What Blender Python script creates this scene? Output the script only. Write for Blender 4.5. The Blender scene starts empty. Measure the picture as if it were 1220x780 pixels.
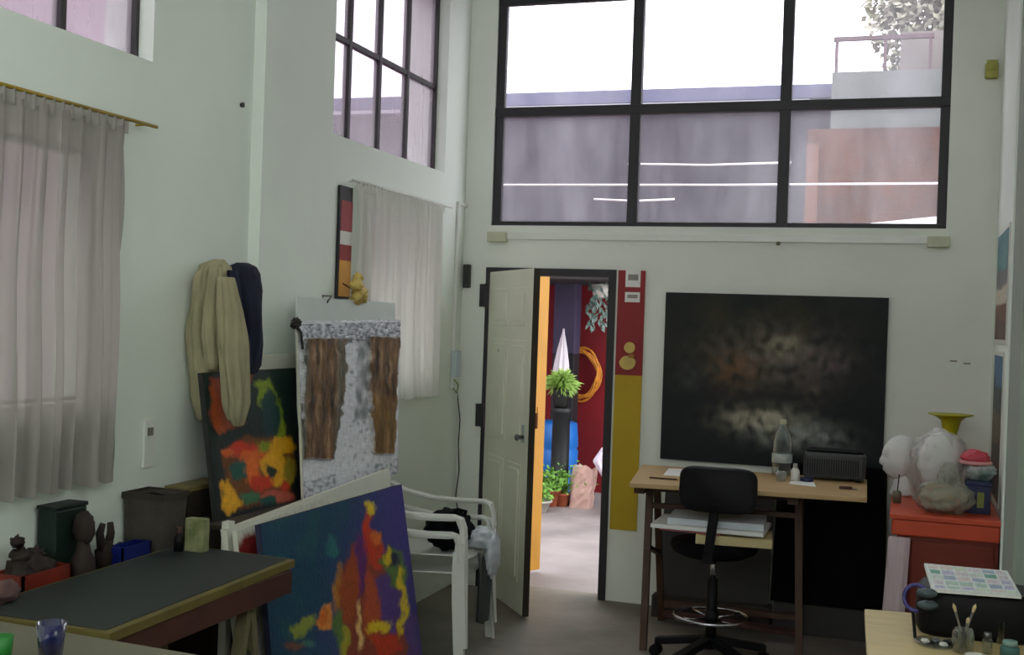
import bpy, bmesh, math, random
from mathutils import Vector, Matrix, noise
random.seed(7)
scn = bpy.context.scene
COL = scn.collection
# ------------------------------------------------------------------ camera
F_PX, YAW, PIT, ROL, H = 1402.5, .3234, .00578, .03459, 1.65
_F = Vector((-math.sin(YAW)*math.cos(PIT), math.cos(YAW)*math.cos(PIT), -math.sin(PIT)))
_R = Vector((math.cos(YAW), math.sin(YAW), 0)); _U = _R.cross(_F)
CR = _R*math.cos(ROL)+_U*math.sin(ROL); CU = -_R*math.sin(ROL)+_U*math.cos(ROL)
O = Vector((0, 0, H))
def ray(x, y): return CR*(x-610)/F_PX-CU*(y-390)/F_PX+_F
def atY(x, y, Y): d = ray(x, y); return O+d*(Y/d.y)
def atX(x, y, X): d = ray(x, y); return O+d*(X/d.x)
def atZ(x, y, Z): d = ray(x, y); return O+d*((Z-H)/d.z)
def proj(p):
    q = Vector(p)-O; z = q.dot(_F); return 610+F_PX*q.dot(CR)/z, 390-F_PX*q.dot(CU)/z
cd = bpy.data.cameras.new('camera'); cam = bpy.data.objects.new('camera', cd); COL.objects.link(cam)
cd.sensor_width = 36; cd.lens = F_PX/1220*36; cd.clip_start = .05
m = Matrix((CR, CU, -_F)).transposed().to_4x4(); m.translation = O; cam.matrix_world = m
scn.camera = cam

# ------------------------------------------------------------------ materials
def S(r, g, b):
    f = lambda c: (c/255/12.92) if c/255 <= .04045 else ((c/255+.055)/1.055)**2.4
    return (f(r), f(g), f(b), 1)
MATS = {}
def mat(name, col, rough=.6, metal=0, var=0, vscale=8, bump=0, bscale=40, spec=.5, stretch=(1, 1, 1), trans=0, col2=None, coat=0):
    if name in MATS: return MATS[name]
    m = bpy.data.materials.new(name); m.use_nodes = True; nt = m.node_tree; N = nt.nodes; L = nt.links
    p = N['Principled BSDF']; p.inputs['Base Color'].default_value = col
    p.inputs['Roughness'].default_value = rough; p.inputs['Metallic'].default_value = metal
    p.inputs['Specular IOR Level'].default_value = spec; p.inputs['Coat Weight'].default_value = coat
    tc = N.new('ShaderNodeTexCoord'); mp = N.new('ShaderNodeMapping'); mp.inputs['Scale'].default_value = stretch
    L.new(tc.outputs['Object'], mp.inputs[0])
    if var or col2:
        n = N.new('ShaderNodeTexNoise'); n.inputs['Scale'].default_value = vscale; n.inputs['Detail'].default_value = 6
        L.new(mp.outputs[0], n.inputs['Vector'])
        mx = N.new('ShaderNodeMix'); mx.data_type = 'RGBA'
        c2 = col2 or tuple(max(0, c*(1-var)) for c in col[:3])+(1,)
        r = N.new('ShaderNodeMapRange'); r.inputs['From Min'].default_value = .35; r.inputs['From Max'].default_value = .65
        L.new(n.outputs['Fac'], r.inputs['Value']); L.new(r.outputs[0], mx.inputs[0])
        mx.inputs[6].default_value = col; mx.inputs[7].default_value = c2
        L.new(mx.outputs[2], p.inputs['Base Color'])
    if bump:
        n2 = N.new('ShaderNodeTexNoise'); n2.inputs['Scale'].default_value = bscale; n2.inputs['Detail'].default_value = 5
        L.new(mp.outputs[0], n2.inputs['Vector'])
        b = N.new('ShaderNodeBump'); b.inputs['Strength'].default_value = bump; b.inputs['Distance'].default_value = .01
        L.new(n2.outputs['Fac'], b.inputs['Height']); L.new(b.outputs[0], p.inputs['Normal'])
    if trans:
        o = N['Material Output']; t = N.new('ShaderNodeBsdfTransparent'); ms = N.new('ShaderNodeMixShader')
        ms.inputs[0].default_value = trans; L.new(p.outputs[0], ms.inputs[1]); L.new(t.outputs[0], ms.inputs[2]); L.new(ms.outputs[0], o.inputs[0])
    MATS[name] = m; return m
def pane_mat(name, clear, tint, dirt, dscale=3, stretch=(1, 1, .25)):
    """dirty / frosted sheet glass: clear part + light-scattering dirt"""
    m = bpy.data.materials.new(name); m.use_nodes = True; nt = m.node_tree; N = nt.nodes; L = nt.links
    N.remove(N['Principled BSDF']); o = N['Material Output']
    t = N.new('ShaderNodeBsdfTransparent'); t.inputs[0].default_value = tint
    tr = N.new('ShaderNodeBsdfTranslucent'); tr.inputs[0].default_value = dirt
    df = N.new('ShaderNodeBsdfDiffuse'); df.inputs[0].default_value = dirt
    gl = N.new('ShaderNodeBsdfGlossy'); gl.inputs['Roughness'].default_value = .12; gl.inputs[0].default_value = (.9, .9, .9, 1)
    a = N.new('ShaderNodeMixShader'); a.inputs[0].default_value = .22; L.new(tr.outputs[0], a.inputs[1]); L.new(df.outputs[0], a.inputs[2])
    tc = N.new('ShaderNodeTexCoord'); mp = N.new('ShaderNodeMapping'); mp.inputs['Scale'].default_value = stretch
    n = N.new('ShaderNodeTexNoise'); n.inputs['Scale'].default_value = dscale; n.inputs['Detail'].default_value = 7; n.inputs['Roughness'].default_value = .65
    L.new(tc.outputs['Object'], mp.inputs[0]); L.new(mp.outputs[0], n.inputs['Vector'])
    r = N.new('ShaderNodeMapRange'); r.inputs['From Min'].default_value = .3; r.inputs['From Max'].default_value = .75
    r.inputs['To Min'].default_value = max(0, 1-clear-.09); r.inputs['To Max'].default_value = min(1, 1-clear+.12)
    L.new(n.outputs['Fac'], r.inputs['Value'])
    b = N.new('ShaderNodeMixShader'); L.new(r.outputs[0], b.inputs[0]); L.new(t.outputs[0], b.inputs[1]); L.new(a.outputs[0], b.inputs[2])
    c = N.new('ShaderNodeMixShader'); c.inputs[0].default_value = .012; L.new(b.outputs[0], c.inputs[1]); L.new(gl.outputs[0], c.inputs[2])
    L.new(c.outputs[0], o.inputs[0]); MATS[name] = m; return m
def cloth_mat(name, col, see, transl=.5):
    m = bpy.data.materials.new(name); m.use_nodes = True; nt = m.node_tree; N = nt.nodes; L = nt.links
    N.remove(N['Principled BSDF']); o = N['Material Output']
    t = N.new('ShaderNodeBsdfTransparent'); tr = N.new('ShaderNodeBsdfTranslucent'); df = N.new('ShaderNodeBsdfDiffuse')
    tr.inputs[0].default_value = col; df.inputs[0].default_value = col
    tc = N.new('ShaderNodeTexCoord'); n = N.new('ShaderNodeTexNoise'); n.inputs['Scale'].default_value = 220
    L.new(tc.outputs['Object'], n.inputs['Vector']); b = N.new('ShaderNodeBump'); b.inputs['Strength'].default_value = .2; L.new(n.outputs['Fac'], b.inputs['Height']); L.new(b.outputs[0], df.inputs['Normal'])
    a = N.new('ShaderNodeMixShader'); a.inputs[0].default_value = 1-transl; L.new(tr.outputs[0], a.inputs[1]); L.new(df.outputs[0], a.inputs[2])
    c = N.new('ShaderNodeMixShader'); c.inputs[0].default_value = see; L.new(a.outputs[0], c.inputs[1]); L.new(t.outputs[0], c.inputs[2])
    L.new(c.outputs[0], o.inputs[0]); MATS[name] = m; return m
def glass_mat(name, col, clear=.75, rough=.05):
    m = bpy.data.materials.new(name); m.use_nodes = True; nt = m.node_tree; N = nt.nodes; L = nt.links
    N.remove(N['Principled BSDF']); o = N['Material Output']
    t = N.new('ShaderNodeBsdfTransparent'); t.inputs[0].default_value = col
    p = N.new('ShaderNodeBsdfGlossy'); p.inputs['Roughness'].default_value = rough
    d = N.new('ShaderNodeBsdfTranslucent'); d.inputs[0].default_value = col
    fr = N.new('ShaderNodeLayerWeight'); fr.inputs['Blend'].default_value = .35 if rough < .1 else .12
    tc = N.new('ShaderNodeTexCoord'); n = N.new('ShaderNodeTexNoise'); n.inputs['Scale'].default_value = 14; L.new(tc.outputs['Object'], n.inputs['Vector'])
    bp = N.new('ShaderNodeBump'); bp.inputs['Strength'].default_value = .5 if rough > .1 else .05; bp.inputs['Distance'].default_value = .05; L.new(n.outputs['Fac'], bp.inputs['Height']); L.new(bp.outputs[0], p.inputs['Normal'])
    a = N.new('ShaderNodeMixShader'); a.inputs[0].default_value = 1-clear; L.new(t.outputs[0], a.inputs[1]); L.new(d.outputs[0], a.inputs[2])
    b = N.new('ShaderNodeMixShader'); L.new(fr.outputs['Facing'], b.inputs[0]); L.new(a.outputs[0], b.inputs[1]); L.new(p.outputs[0], b.inputs[2])
    L.new(b.outputs[0], o.inputs[0]); MATS[name] = m; return m
def attr_mat(name, rough=.5, bump=.3, bscale=60):
    m = mat(name, (1, 1, 1, 1), rough, bump=bump, bscale=bscale); N = m.node_tree.nodes
    a = N.new('ShaderNodeAttribute'); a.attribute_name = 'paint'
    m.node_tree.links.new(a.outputs['Color'], N['Principled BSDF'].inputs['Base Color']); return m

WALL = mat('wall_paint', S(230, 237, 228), .85, var=.07, vscale=1.3, bump=.12, bscale=25)
WALL2 = mat('back_wall_paint', S(232, 235, 227), .85, var=.07, vscale=1.6, bump=.12, bscale=25)
CEIL = mat('ceiling_paint', S(236, 238, 232), .9, var=.05)
FLOOR = mat('cement_floor', S(132, 124, 116), .6, vscale=2.2, bump=.15, bscale=18, col2=S(96, 92, 86))
YARD = mat('courtyard_floor', S(150, 140, 141), .7, vscale=2, bump=.1, col2=S(126, 117, 118))
BLACK = mat('black_iron', S(34, 32, 38), .5, var=.3, bump=.1)
IRON = mat('dark_iron', S(52, 46, 50), .5, var=.3)
WHITE = mat('white_enamel', S(222, 222, 214), .45, var=.05, bump=.05)
DOORW = mat('door_enamel', S(232, 232, 214), .5, var=.08, vscale=3, bump=.08)
YELLOW = mat('yellow_enamel', S(200, 140, 24), .5, var=.15, vscale=4)
WOOD = mat('pine_wood', S(196, 160, 112), .55, var=.25, vscale=4, stretch=(1, 8, 8), bump=.1)
DESKW = mat('drawing_board_wood', S(188, 156, 110), .5, var=.15, vscale=5, stretch=(1, 8, 8))
LEGW = mat('brown_leg_wood', S(84, 54, 36), .6, var=.35, vscale=6, stretch=(8, 8, 1))
DWOOD = mat('dark_wood', S(50, 42, 32), .6, var=.35, vscale=5, stretch=(1, 6, 6), bump=.1)
REDW = mat('reddish_apron_wood', S(74, 38, 28), .6, var=.3, vscale=5)
OLIVEW = mat('weathered_wood', S(112, 102, 74), .6, var=.3, vscale=6, stretch=(8, 8, 1))
SLATE = mat('slate_laminate', S(36, 44, 43), .6, var=.15, vscale=3)
EDGEW = mat('edging_wood', S(106, 94, 40), .6, var=.3)
REDC = mat('orange_red_lacquer', S(206, 76, 44), .4, var=.18, vscale=4)
REDF = mat('dark_red_lacquer', S(118, 32, 12), .45, var=.2, vscale=4)
PLASTIC = mat('white_plastic', S(226, 228, 222), .35, var=.04, bump=.03)
BPLASTIC = mat('black_plastic', S(13, 14, 16), .55, var=.2, spec=.25)
BFABRIC = mat('black_fabric', S(13, 14, 19), .9, spec=.15, var=.2, bump=.3, bscale=200)
CHROME = mat('chrome', S(200, 200, 205), .18, 1, var=.05)
STEEL = mat('grey_metal', S(120, 122, 122), .35, .8, var=.1)
PAPER = mat('paper', S(232, 232, 230), .8, var=.05, bump=.1)
CREAM = mat('cream_paper', S(206, 188, 142), .8, var=.12)
PINKP = mat('pink_paper', S(196, 112, 120), .8, var=.1)
FOAM = mat('polystyrene', S(226, 226, 226), .8, var=.04, bump=.25, bscale=120)
CANVW = mat('primed_canvas', S(214, 214, 200), .8, var=.06, bump=.15, bscale=150)
CANVK = mat('black_canvas', S(9, 10, 10), .85, var=.3, spec=.1)
GREYB = mat('grey_board', S(64, 62, 60), .8, var=.15)
COAT = mat('beige_cloth', S(164, 156, 124), .9, var=.2, vscale=6, bump=.3, bscale=90)
NAVY = mat('navy_cloth', S(22, 30, 52), .9, var=.3, vscale=6, bump=.3, bscale=90)
GREYCL = mat('grey_cloth', S(70, 76, 72), .9, var=.2, bump=.3)
RED_PAINT = mat('red_banner', S(146, 26, 34), .6, var=.2, vscale=4)
YEL_PAINT = mat('yellow_banner', S(186, 156, 8), .6, var=.12, vscale=4)
PALEY = mat('pale_yellow', S(214, 186, 104), .6, var=.25, vscale=12)
ORNG = mat('orange_paint', S(222, 160, 70), .6, var=.15)
LABELP = mat('label_grey', S(150, 146, 140), .7, var=.2)
BRASS = mat('brass_rod', S(176, 146, 30), .35, .4, var=.1)
PLYG = mat('light_plywood', S(214, 192, 138), .5, var=.12, vscale=4, stretch=(1, 6, 1))
LAV = mat('lavender_render', S(92, 92, 116), .9, var=.15, vscale=1.2)
LAVD = mat('grey_render', S(72, 67, 76), .9, vscale=1.5, col2=S(46, 42, 52))
BRICK = mat('orange_brick', S(84, 46, 28), .9, vscale=2, col2=S(56, 38, 32), bump=.2)
PINKW = mat('pinkish_render', S(160, 138, 150), .9, var=.12, vscale=1)
REDWALL = mat('red_wall', S(126, 10, 24), .8, var=.3, vscale=1.6)
BLUEP = mat('blue_plastic', S(18, 110, 200), .45, var=.15)
NAVYP = mat('navy_plastic', S(26, 36, 80), .5, var=.2)
LEAF = mat('leaf_green', S(120, 168, 62), .6, vscale=30, col2=S(70, 120, 40))
LEAFP = mat('pale_leaf', S(186, 214, 120), .6, vscale=40, col2=S(110, 160, 60))
TREE = mat('tree_leaf', S(150, 152, 132), .8, vscale=3, col2=S(166, 162, 148))
POT = mat('terracotta', S(176, 92, 62), .8, var=.2)
CANE = mat('golden_cane', S(214, 138, 40), .6, var=.3, vscale=20)
CLAY = mat('brown_clay', S(44, 31, 24), .8, var=.4, vscale=15, bump=.3)
GREEND = mat('dark_green_paint', S(9, 32, 24), .5, var=.3)
ORTRAY = mat('orange_tray', S(122, 34, 18), .5, var=.3, vscale=8)
DBLUE = mat('deep_blue_plastic', S(14, 30, 110), .45, var=.3)
PURP = mat('purple_plastic', S(66, 58, 130), .4, var=.2)
TEAL = mat('teal_plastic', S(66, 110, 108), .5, var=.2)
YGREEN = mat('lime_plastic', S(196, 190, 30), .4, var=.15, trans=.12)
PINKPL = mat('pink_plastic', S(206, 70, 86), .4, var=.2)
PURPGREY = mat('purple_grey_paint', S(66, 60, 88), .7, var=.2)
PANE = pane_mat('dirty_glass', .92, (.95, .94, .97, 1), (.62, .61, .67, 1))
FROST = pane_mat('frosted_glass', .68, (.78, .74, .79, 1), (.56, .53, .57, 1), 2)
CLEARP = pane_mat('window_glass', .95, (.98, 1, .98, 1), (.9, .9, .9, 1))
CURT = cloth_mat('sheer_curtain', (.45, .42, .395, 1), .11, .45)
CURT2 = cloth_mat('sheer_curtain_backlit', (.80, .79, .76, 1), .08, .5)  # whiter cloth copy, standing in for the brighter window behind this curtain
BAG = glass_mat('clear_film', (.96, .96, .95, 1), .80, .35)
WATER = glass_mat('clear_bottle_plastic', (.80, .86, .86, 1), .8)
BLUEG = glass_mat('blue_glass', (.20, .26, .72, 1), .6)
GLASS = glass_mat('clear_glass', (.86, .9, .88, 1), .8)

# ------------------------------------------------------------------ mesh builder
W = {}
def tag(o, label=None, cat=None, group=None, kind=None):
    if label: o['label'] = label
    if cat: o['category'] = cat
    if group: o['group'] = group
    if kind: o['kind'] = kind
    return o
def thing(name, label, cat, loc, group=None, rz=0):
    o = bpy.data.objects.new(name, None); COL.objects.link(o); o.location = loc; o.rotation_euler.z = rz
    o.empty_display_size = .1
    W[o.name] = Matrix.Translation(Vector(loc)) @ Matrix.Rotation(rz, 4, 'Z'); return tag(o, label, cat, group)
def V(*a): return Vector(a if len(a) == 3 else a[0])
class MB:
    def __init__(s): s.b = bmesh.new()
    def quadbox(s, c8):
        v = [s.b.verts.new(Vector(p)) for p in c8]
        for f in ((3, 2, 1, 0), (4, 5, 6, 7), (0, 1, 5, 4), (1, 2, 6, 5), (2, 3, 7, 6), (3, 0, 4, 7)): s.b.faces.new([v[i] for i in f])
        return s
    def box(s, x0, x1, y0, y1, z0, z1, M=None):
        c = [(x0, y0, z0), (x1, y0, z0), (x1, y1, z0), (x0, y1, z0), (x0, y0, z1), (x1, y0, z1), (x1, y1, z1), (x0, y1, z1)]
        if M: c = [M @ Vector(p) for p in c]
        return s.quadbox(c)
    def slab(s, poly, z0, z1):
        lo = [s.b.verts.new((p[0], p[1], z0)) for p in poly]; hi = [s.b.verts.new((p[0], p[1], z1)) for p in poly]; n = len(poly)
        s.b.faces.new(lo[::-1]); s.b.faces.new(hi)
        for i in range(n): s.b.faces.new([lo[i], lo[(i+1) % n], hi[(i+1) % n], hi[i]])
        return s
    def extr(s, pts, vec):
        vec = Vector(vec); lo = [s.b.verts.new(Vector(p)) for p in pts]; hi = [s.b.verts.new(Vector(p)+vec) for p in pts]; n = len(pts)
        s.b.faces.new(lo[::-1]); s.b.faces.new(hi)
        for i in range(n): s.b.faces.new([lo[i], lo[(i+1) % n], hi[(i+1) % n], hi[i]])
        return s
    def bar(s, p0, p1, w, h=None, up=(0, 0, 1)):
        p0, p1 = Vector(p0), Vector(p1); h = h or w; d = (p1-p0).normalized(); u = Vector(up)
        if abs(d.dot(u)) > .98: u = Vector((0, 1, 0))
        a = d.cross(u).normalized()*w/2; c = a.cross(d).normalized()*h/2
        return s.quadbox([p0-a-c, p0+a-c, p1+a-c, p1-a-c, p0-a+c, p0+a+c, p1+a+c, p1-a+c])
    def loft(s, rings, cap=True, closed=True):
        vs = [[s.b.verts.new(Vector(p)) for p in r] for r in rings]
        n = len(vs[0])
        for a, c in zip(vs, vs[1:]):
            for i in range(n if closed else n-1): s.b.faces.new([a[i], a[(i+1) % n], c[(i+1) % n], c[i]])
        if cap and closed: s.b.faces.new(vs[0][::-1]); s.b.faces.new(vs[-1])
        return s
    def tube(s, pts, r, seg=8, closed=False):
        pts = [Vector(p) for p in pts]; n = len(pts); rs = r if isinstance(r, (list, tuple)) else [r]*n
        rings = []; u = None
        for i, p in enumerate(pts):
            if closed: d = pts[(i+1) % n]-pts[i-1]
            else: d = pts[min(i+1, n-1)]-pts[max(i-1, 0)]
            d = d.normalized() if d.length > 1e-9 else Vector((0, 0, 1))
            if u is None: u = d.orthogonal().normalized()
            u = (u-d*u.dot(d)); u = u.normalized() if u.length > 1e-6 else d.orthogonal().normalized()
            w = d.cross(u)
            rings.append([p+(u*math.cos(2*math.pi*k/seg)+w*math.sin(2*math.pi*k/seg))*rs[i] for k in range(seg)])
        if closed: rings.append(rings[0]); return s.loft(rings, cap=False)
        return s.loft(rings)
    def lathe(s, prof, c, seg=24, cap=True):
        c = Vector(c)
        return s.loft([[c+Vector((r*math.cos(2*math.pi*k/seg), r*math.sin(2*math.pi*k/seg), z)) for k in range(seg)] for r, z in prof], cap)
    def grid(s, fn, nu, nv):
        vs = [[s.b.verts.new(Vector(fn(i/nu, j/nv))) for i in range(nu+1)] for j in range(nv+1)]
        for j in range(nv):
            for i in range(nu): s.b.faces.new([vs[j][i], vs[j][i+1], vs[j+1][i+1], vs[j+1][i]])
        return s
    def blob(s, c, r, amp=.15, fr=3, nu=16, nv=10, seed=0, fn=None):
        c = Vector(c); r = Vector(r) if not isinstance(r, (int, float)) else Vector((r, r, r)); rings = []
        for j in range(nv+1):
            t = math.pi*(j+.001)/(nv+.002); ring = []
            for i in range(nu):
                a = 2*math.pi*i/nu; d = Vector((math.sin(t)*math.cos(a), math.sin(t)*math.sin(a), -math.cos(t)))
                k = 1+amp*noise.noise(d*fr+Vector((seed, seed*1.7, 0)))*2+amp*.45*abs(noise.noise(d*fr*3.2+Vector((seed, 1, 0))))
                if fn: k *= fn(d)
                ring.append(c+Vector((d.x*r.x, d.y*r.y, d.z*r.z))*k)
            rings.append(ring)
        return s.loft(rings)
    def build(s, name, m, parent=None, smooth=False, bevel=0, loc=None, kind=None, solid=0, sub=0):
        bmesh.ops.remove_doubles(s.b, verts=s.b.verts, dist=1e-6)
        bmesh.ops.recalc_face_normals(s.b, faces=s.b.faces)
        me = bpy.data.meshes.new(name); s.b.to_mesh(me); s.b.free(); me.materials.append(m)
        o = bpy.data.objects.new(name, me); COL.objects.link(o)
        if smooth:
            for p in me.polygons: p.use_smooth = True
        if parent:
            Mw = W[parent.name]; me.transform(Mw.inverted()); o.parent = parent; W[o.name] = Mw
        else:
            if loc is None:
                xs = [v.co for v in me.vertices]; loc = Vector(((min(v.x for v in xs)+max(v.x for v in xs))/2, (min(v.y for v in xs)+max(v.y for v in xs))/2, min(v.z for v in xs)))
            me.transform(Matrix.Translation(-Vector(loc))); o.location = loc; W[o.name] = Matrix.Translation(Vector(loc))
        if bevel:
            b = o.modifiers.new('bevel', 'BEVEL'); b.width = bevel; b.segments = 2; b.limit_method = 'ANGLE'
        if solid:
            b = o.modifiers.new('solid', 'SOLIDIFY'); b.thickness = solid; b.offset = 0
        if sub:
            b = o.modifiers.new('sub', 'SUBSURF'); b.levels = sub; b.render_levels = sub
        if kind: o['kind'] = kind
        return o
def st(o): o['kind'] = 'structure'; return o

# ------------------------------------------------------------------ painted surfaces (flat paint on real canvases)
def inpoly(x, y, P):
    c = False; j = len(P)-1
    for i in range(len(P)):
        if (P[i][1] > y) != (P[j][1] > y) and x < (P[j][0]-P[i][0])*(y-P[i][1])/(P[j][1]-P[i][1]+1e-12)+P[i][0]: c = not c
        j = i
    return c
def painted(name, corners, bg, shapes, parent, nu=120, nv=140, warp=6, relief=None, m=None, seed=0, push=.002, soft=1.8):
    """corners tl,tr,br,bl (3-D). shapes in the painting's own flat pixel measure of its view; colours are the paint itself."""
    tl, tr, br, bl = [Vector(c) for c in corners]; nrm = (tr-tl).cross(bl-tl).normalized()
    if nrm.dot(O-tl) < 0: nrm = -nrm
    b = bmesh.new(); lay = b.verts.layers.float_color.new('paint'); vs = []
    for j in range(nv+1):
        row = []
        for i in range(nu+1):
            u, v = i/nu, j/nv; p = tl.lerp(tr, u).lerp(bl.lerp(br, u), v); x, y = proj(p)
            wv = noise.noise_vector(Vector((x*.06+seed, y*.06, seed)))*warp + noise.noise_vector(Vector((x*.3+seed, y*.12, seed)))*warp*.6
            acc = [0, 0, 0]; offs = ((0, 0), (soft, .4*soft), (-soft, -.5*soft), (.4*soft, -soft), (-.5*soft, soft)) if soft else ((0, 0),)
            for ox, oy in offs:
                xx, yy = x+wv.x+ox, y+wv.y+oy; col = bg(xx, yy, u, v)
                for P, c in shapes:
                    if len(P) == 4 and not isinstance(P[0], tuple): hit = ((xx-P[0])/P[2])**2+((yy-P[1])/P[3])**2 < 1
                    else: hit = inpoly(xx, yy, P)
                    if hit: col = c
                acc = [acc[k_]+col[k_]/len(offs) for k_ in range(3)]
            col = acc; xx, yy = x+wv.x, y+wv.y
            k = 1+.22*noise.noise(Vector((x*.5+seed, y*.12, 3)))+.15*noise.noise(Vector((x*.15, y*.5+seed, 9)))
            h = push+(relief(xx, yy) if relief else 0)
            vtx = b.verts.new(p+nrm*h); vtx[lay] = (max(0, col[0]*k), max(0, col[1]*k), max(0, col[2]*k), 1); row.append(vtx)
        vs.append(row)
    for j in range(nv):
        for i in range(nu): b.faces.new([vs[j][i], vs[j][i+1], vs[j+1][i+1], vs[j+1][i]])
    mb = MB(); mb.b.free(); mb.b = b
    return mb.build(name, m or attr_mat('oil_paint'), parent)
def mixc(a, b, t): return tuple(a[i]*(1-t)+b[i]*t for i in range(3))

# ================================================================== SETTING
D, XL, XL2, XR = 6.858, -2.634, -2.69, .444
YB = -2.2; CH = 4.35
MB().box(-3.2, 1.3, YB-.2, D+.15, -.12, 0).build('floor', FLOOR, kind='structure')
MB().box(-3.2, 1.3, YB-.2, D+.15, CH, CH+.12).build('ceiling', CEIL, kind='structure')
DX0, DX1, DZ = -2.476, -1.652, 1.975
WX0, WX1, WZ0, WZ1 = -2.46, .185, 2.235, 3.64
w = MB(); T = .15
w.box(-2.95, DX0, D, D+T, 0, WZ0); w.box(DX1, 1.0, D, D+T, 0, WZ0); w.box(DX0, DX1, D, D+T, DZ, WZ0)
w.box(-2.95, WX0, D, D+T, WZ0, CH); w.box(WX1, 1.0, D, D+T, WZ0, CH); w.box(WX0, WX1, D, D+T, WZ1, CH)
w.build('wall_back', WALL2, kind='structure')
# left wall with four openings: near part set back 5.6 cm behind the far part
def wall_holes(name, xa, xb, y0, y1, holes):
    ys = sorted({y0, y1, *[h[0] for h in holes], *[h[1] for h in holes]}); zs = sorted({0, CH, *[h[2] for h in holes], *[h[3] for h in holes]})
    mb = MB()
    for a, b in zip(ys, ys[1:]):
        run = None
        for c, d in zip(zs, zs[1:]):
            if any(h[0] <= a and b <= h[1] and h[2] <= c and d <= h[3] for h in holes):
                if run: mb.box(xa, xb, a, b, *run); run = None
            else: run = (run[0], d) if run else (c, d)
        if run: mb.box(xa, xb, a, b, *run)
    return mb.build(name, WALL, kind='structure')
U1 = (2.05, 3.72, 2.565, 3.62); L1 = (2.3, 3.50, 1.32, 2.2)
U2 = (5.06, 6.50, 2.515, 3.60); L2 = (5.45, 6.36, 1.30, 2.2)
U0 = (-1.2, .8, 2.565, 3.62)
YS = 4.425
wall_holes('wall_left', XL2-.22, XL2, YB, YS, [U1, L1, U0])
wall_holes('wall_left.001', XL-.276, XL, YS, D, [U2, L2])
# right wall: alcove part, pilaster, near part (unseen high window added for daylight)
MB().box(XR, XR+.2, 3.0, D, 0, CH).build('wall_right', WALL, kind='structure')
MB().box(.38, XR+.002, 4.45, 4.93, 0, CH).build('trim_1', mat('pilaster_shade_grey', S(150, 160, 148), .8, var=.08, vscale=2), kind='structure', bevel=.004)  # darker grey-green puts the shade of the pilaster's side face into its colour
MB().box(.372, .40, 4.905, 4.935, 0, CH).build('trim_5', WALL, kind='structure', bevel=.006)  # pale strip added as the lit edge of the pilaster
wr = MB(); wr.box(XR+.25, XR+.45, YB, 3.0, 0, 2.4); wr.box(XR+.25, XR+.45, YB, 3.0, 3.7, CH); wr.box(XR+.25, XR+.45, YB, -1.2, 2.4, 3.7); wr.box(XR+.25, XR+.45, 2.2, 3.0, 2.4, 3.7)
wr.box(XR, XR+.45, 2.95, 3.0, 0, CH)
wr.build('wall_right.001', WALL, kind='structure')
wb = MB(); wb.box(-2.95, .9, YB-.15, YB, 0, 2.2); wb.box(-2.95, .9, YB-.15, YB, 4.15, CH); wb.box(-2.95, -2.5, YB-.15, YB, 2.2, 4.15); wb.box(.5, .9, YB-.15, YB, 2.2, 4.15)
wb.build('wall_rear', WALL, kind='structure')

# --- big black-framed window
def window_back():
    yf = D+.02; fr = MB(); a, b = .055, .04
    fr.box(WX0, WX0+.055, yf, yf+b, WZ0, WZ1); fr.box(WX1-.05, WX1, yf, yf+b, WZ0, WZ1)
    fr.box(WX0, WX1, yf-.003, yf+b+.003, WZ1-.045, WZ1); fr.box(WX0, WX1, yf-.003, yf+b+.003, WZ0, WZ0+.028)
    for x in (-1.576, -.70): fr.box(x-.032, x+.032, yf-.006, yf+b+.006, WZ0, WZ1)
    fr.box(WX0, WX1, yf-.009, yf+b+.009, 2.935-.028, 2.935+.028)
    f = fr.build('window_1', BLACK, kind='structure', bevel=.003)
    for x0, x1 in ((WX0+.05, -1.6), (-1.55, -.725), (-.675, WX1-.045)):
        for z0, z1 in ((WZ0+.02, 2.915), (2.955, WZ1-.04)):
            MB().box(x0, x1, yf+.018, yf+.022, z0, z1).build('window_pane', PANE, f)
window_back()
def window_side(n, x, y0, y1, z0, z1, bars, rails, m=FROST):
    fr = MB(); t = .022
    fr.box(x-.02, x+.02, y0, y0+t, z0, z1); fr.box(x-.02, x+.02, y1-t, y1, z0, z1)
    fr.box(x-.02, x+.02, y0, y1, z0, z0+.012); fr.box(x-.02, x+.02, y0, y1, z1-t, z1)
    for y in bars: fr.box(x-.018, x+.018, y-.014, y+.014, z0, z1)
    for z in rails: fr.box(x-.016, x+.016, y0, y1, z-.013, z+.013)
    f = fr.build('window_%d' % n, IRON, kind='structure')
    MB().box(x-.003, x+.001, y0+.01, y1-.01, z0+.01, z1-.01).build('window_pane', m, f)
window_side(2, XL-.085, U2[0], U2[1], U2[2], U2[3], [5.06+.02+i*.0 for i in ()]+[5.36, 5.715, 6.08], [3.02])
window_side(3, XL2-.085, U1[0], U1[1], U1[2], U1[3], [2.47, 2.89, 3.31], [3.05])
window_side(4, XL2-.085, L1[0], L1[1], L1[2], L1[3], [2.9], [], CLEARP)
window_side(5, XL-.085, L2[0], L2[1], L2[2], L2[3], [5.9], [], CLEARP)
window_side(6, XL2-.085, U0[0], U0[1], U0[2], U0[3], [-.7, -.2, .3], [3.05])
window_side(7, XR+.35, -1.2, 2.2, 2.4, 3.7, [-.4, .4, 1.3], [3.05], CLEARP)  # unseen window, added to bring more daylight in from the right
fr = MB(); fr.box(-2.5, .5, YB-.1, YB-.05, 2.2, 2.25); fr.box(-2.5, .5, YB-.1, YB-.05, 4.1, 4.15); [fr.box(x-.025, x+.025, YB-.1, YB-.05, 2.2, 4.15) for x in (-2.475, -1., .475)]
f8 = fr.build('window_8', BLACK, kind='structure'); MB().box(-2.48, .48, YB-.08, YB-.076, 2.22, 4.13).build('window_pane', CLEARP, f8)  # unseen rear window, added and enlarged to brighten the back wall

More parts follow.
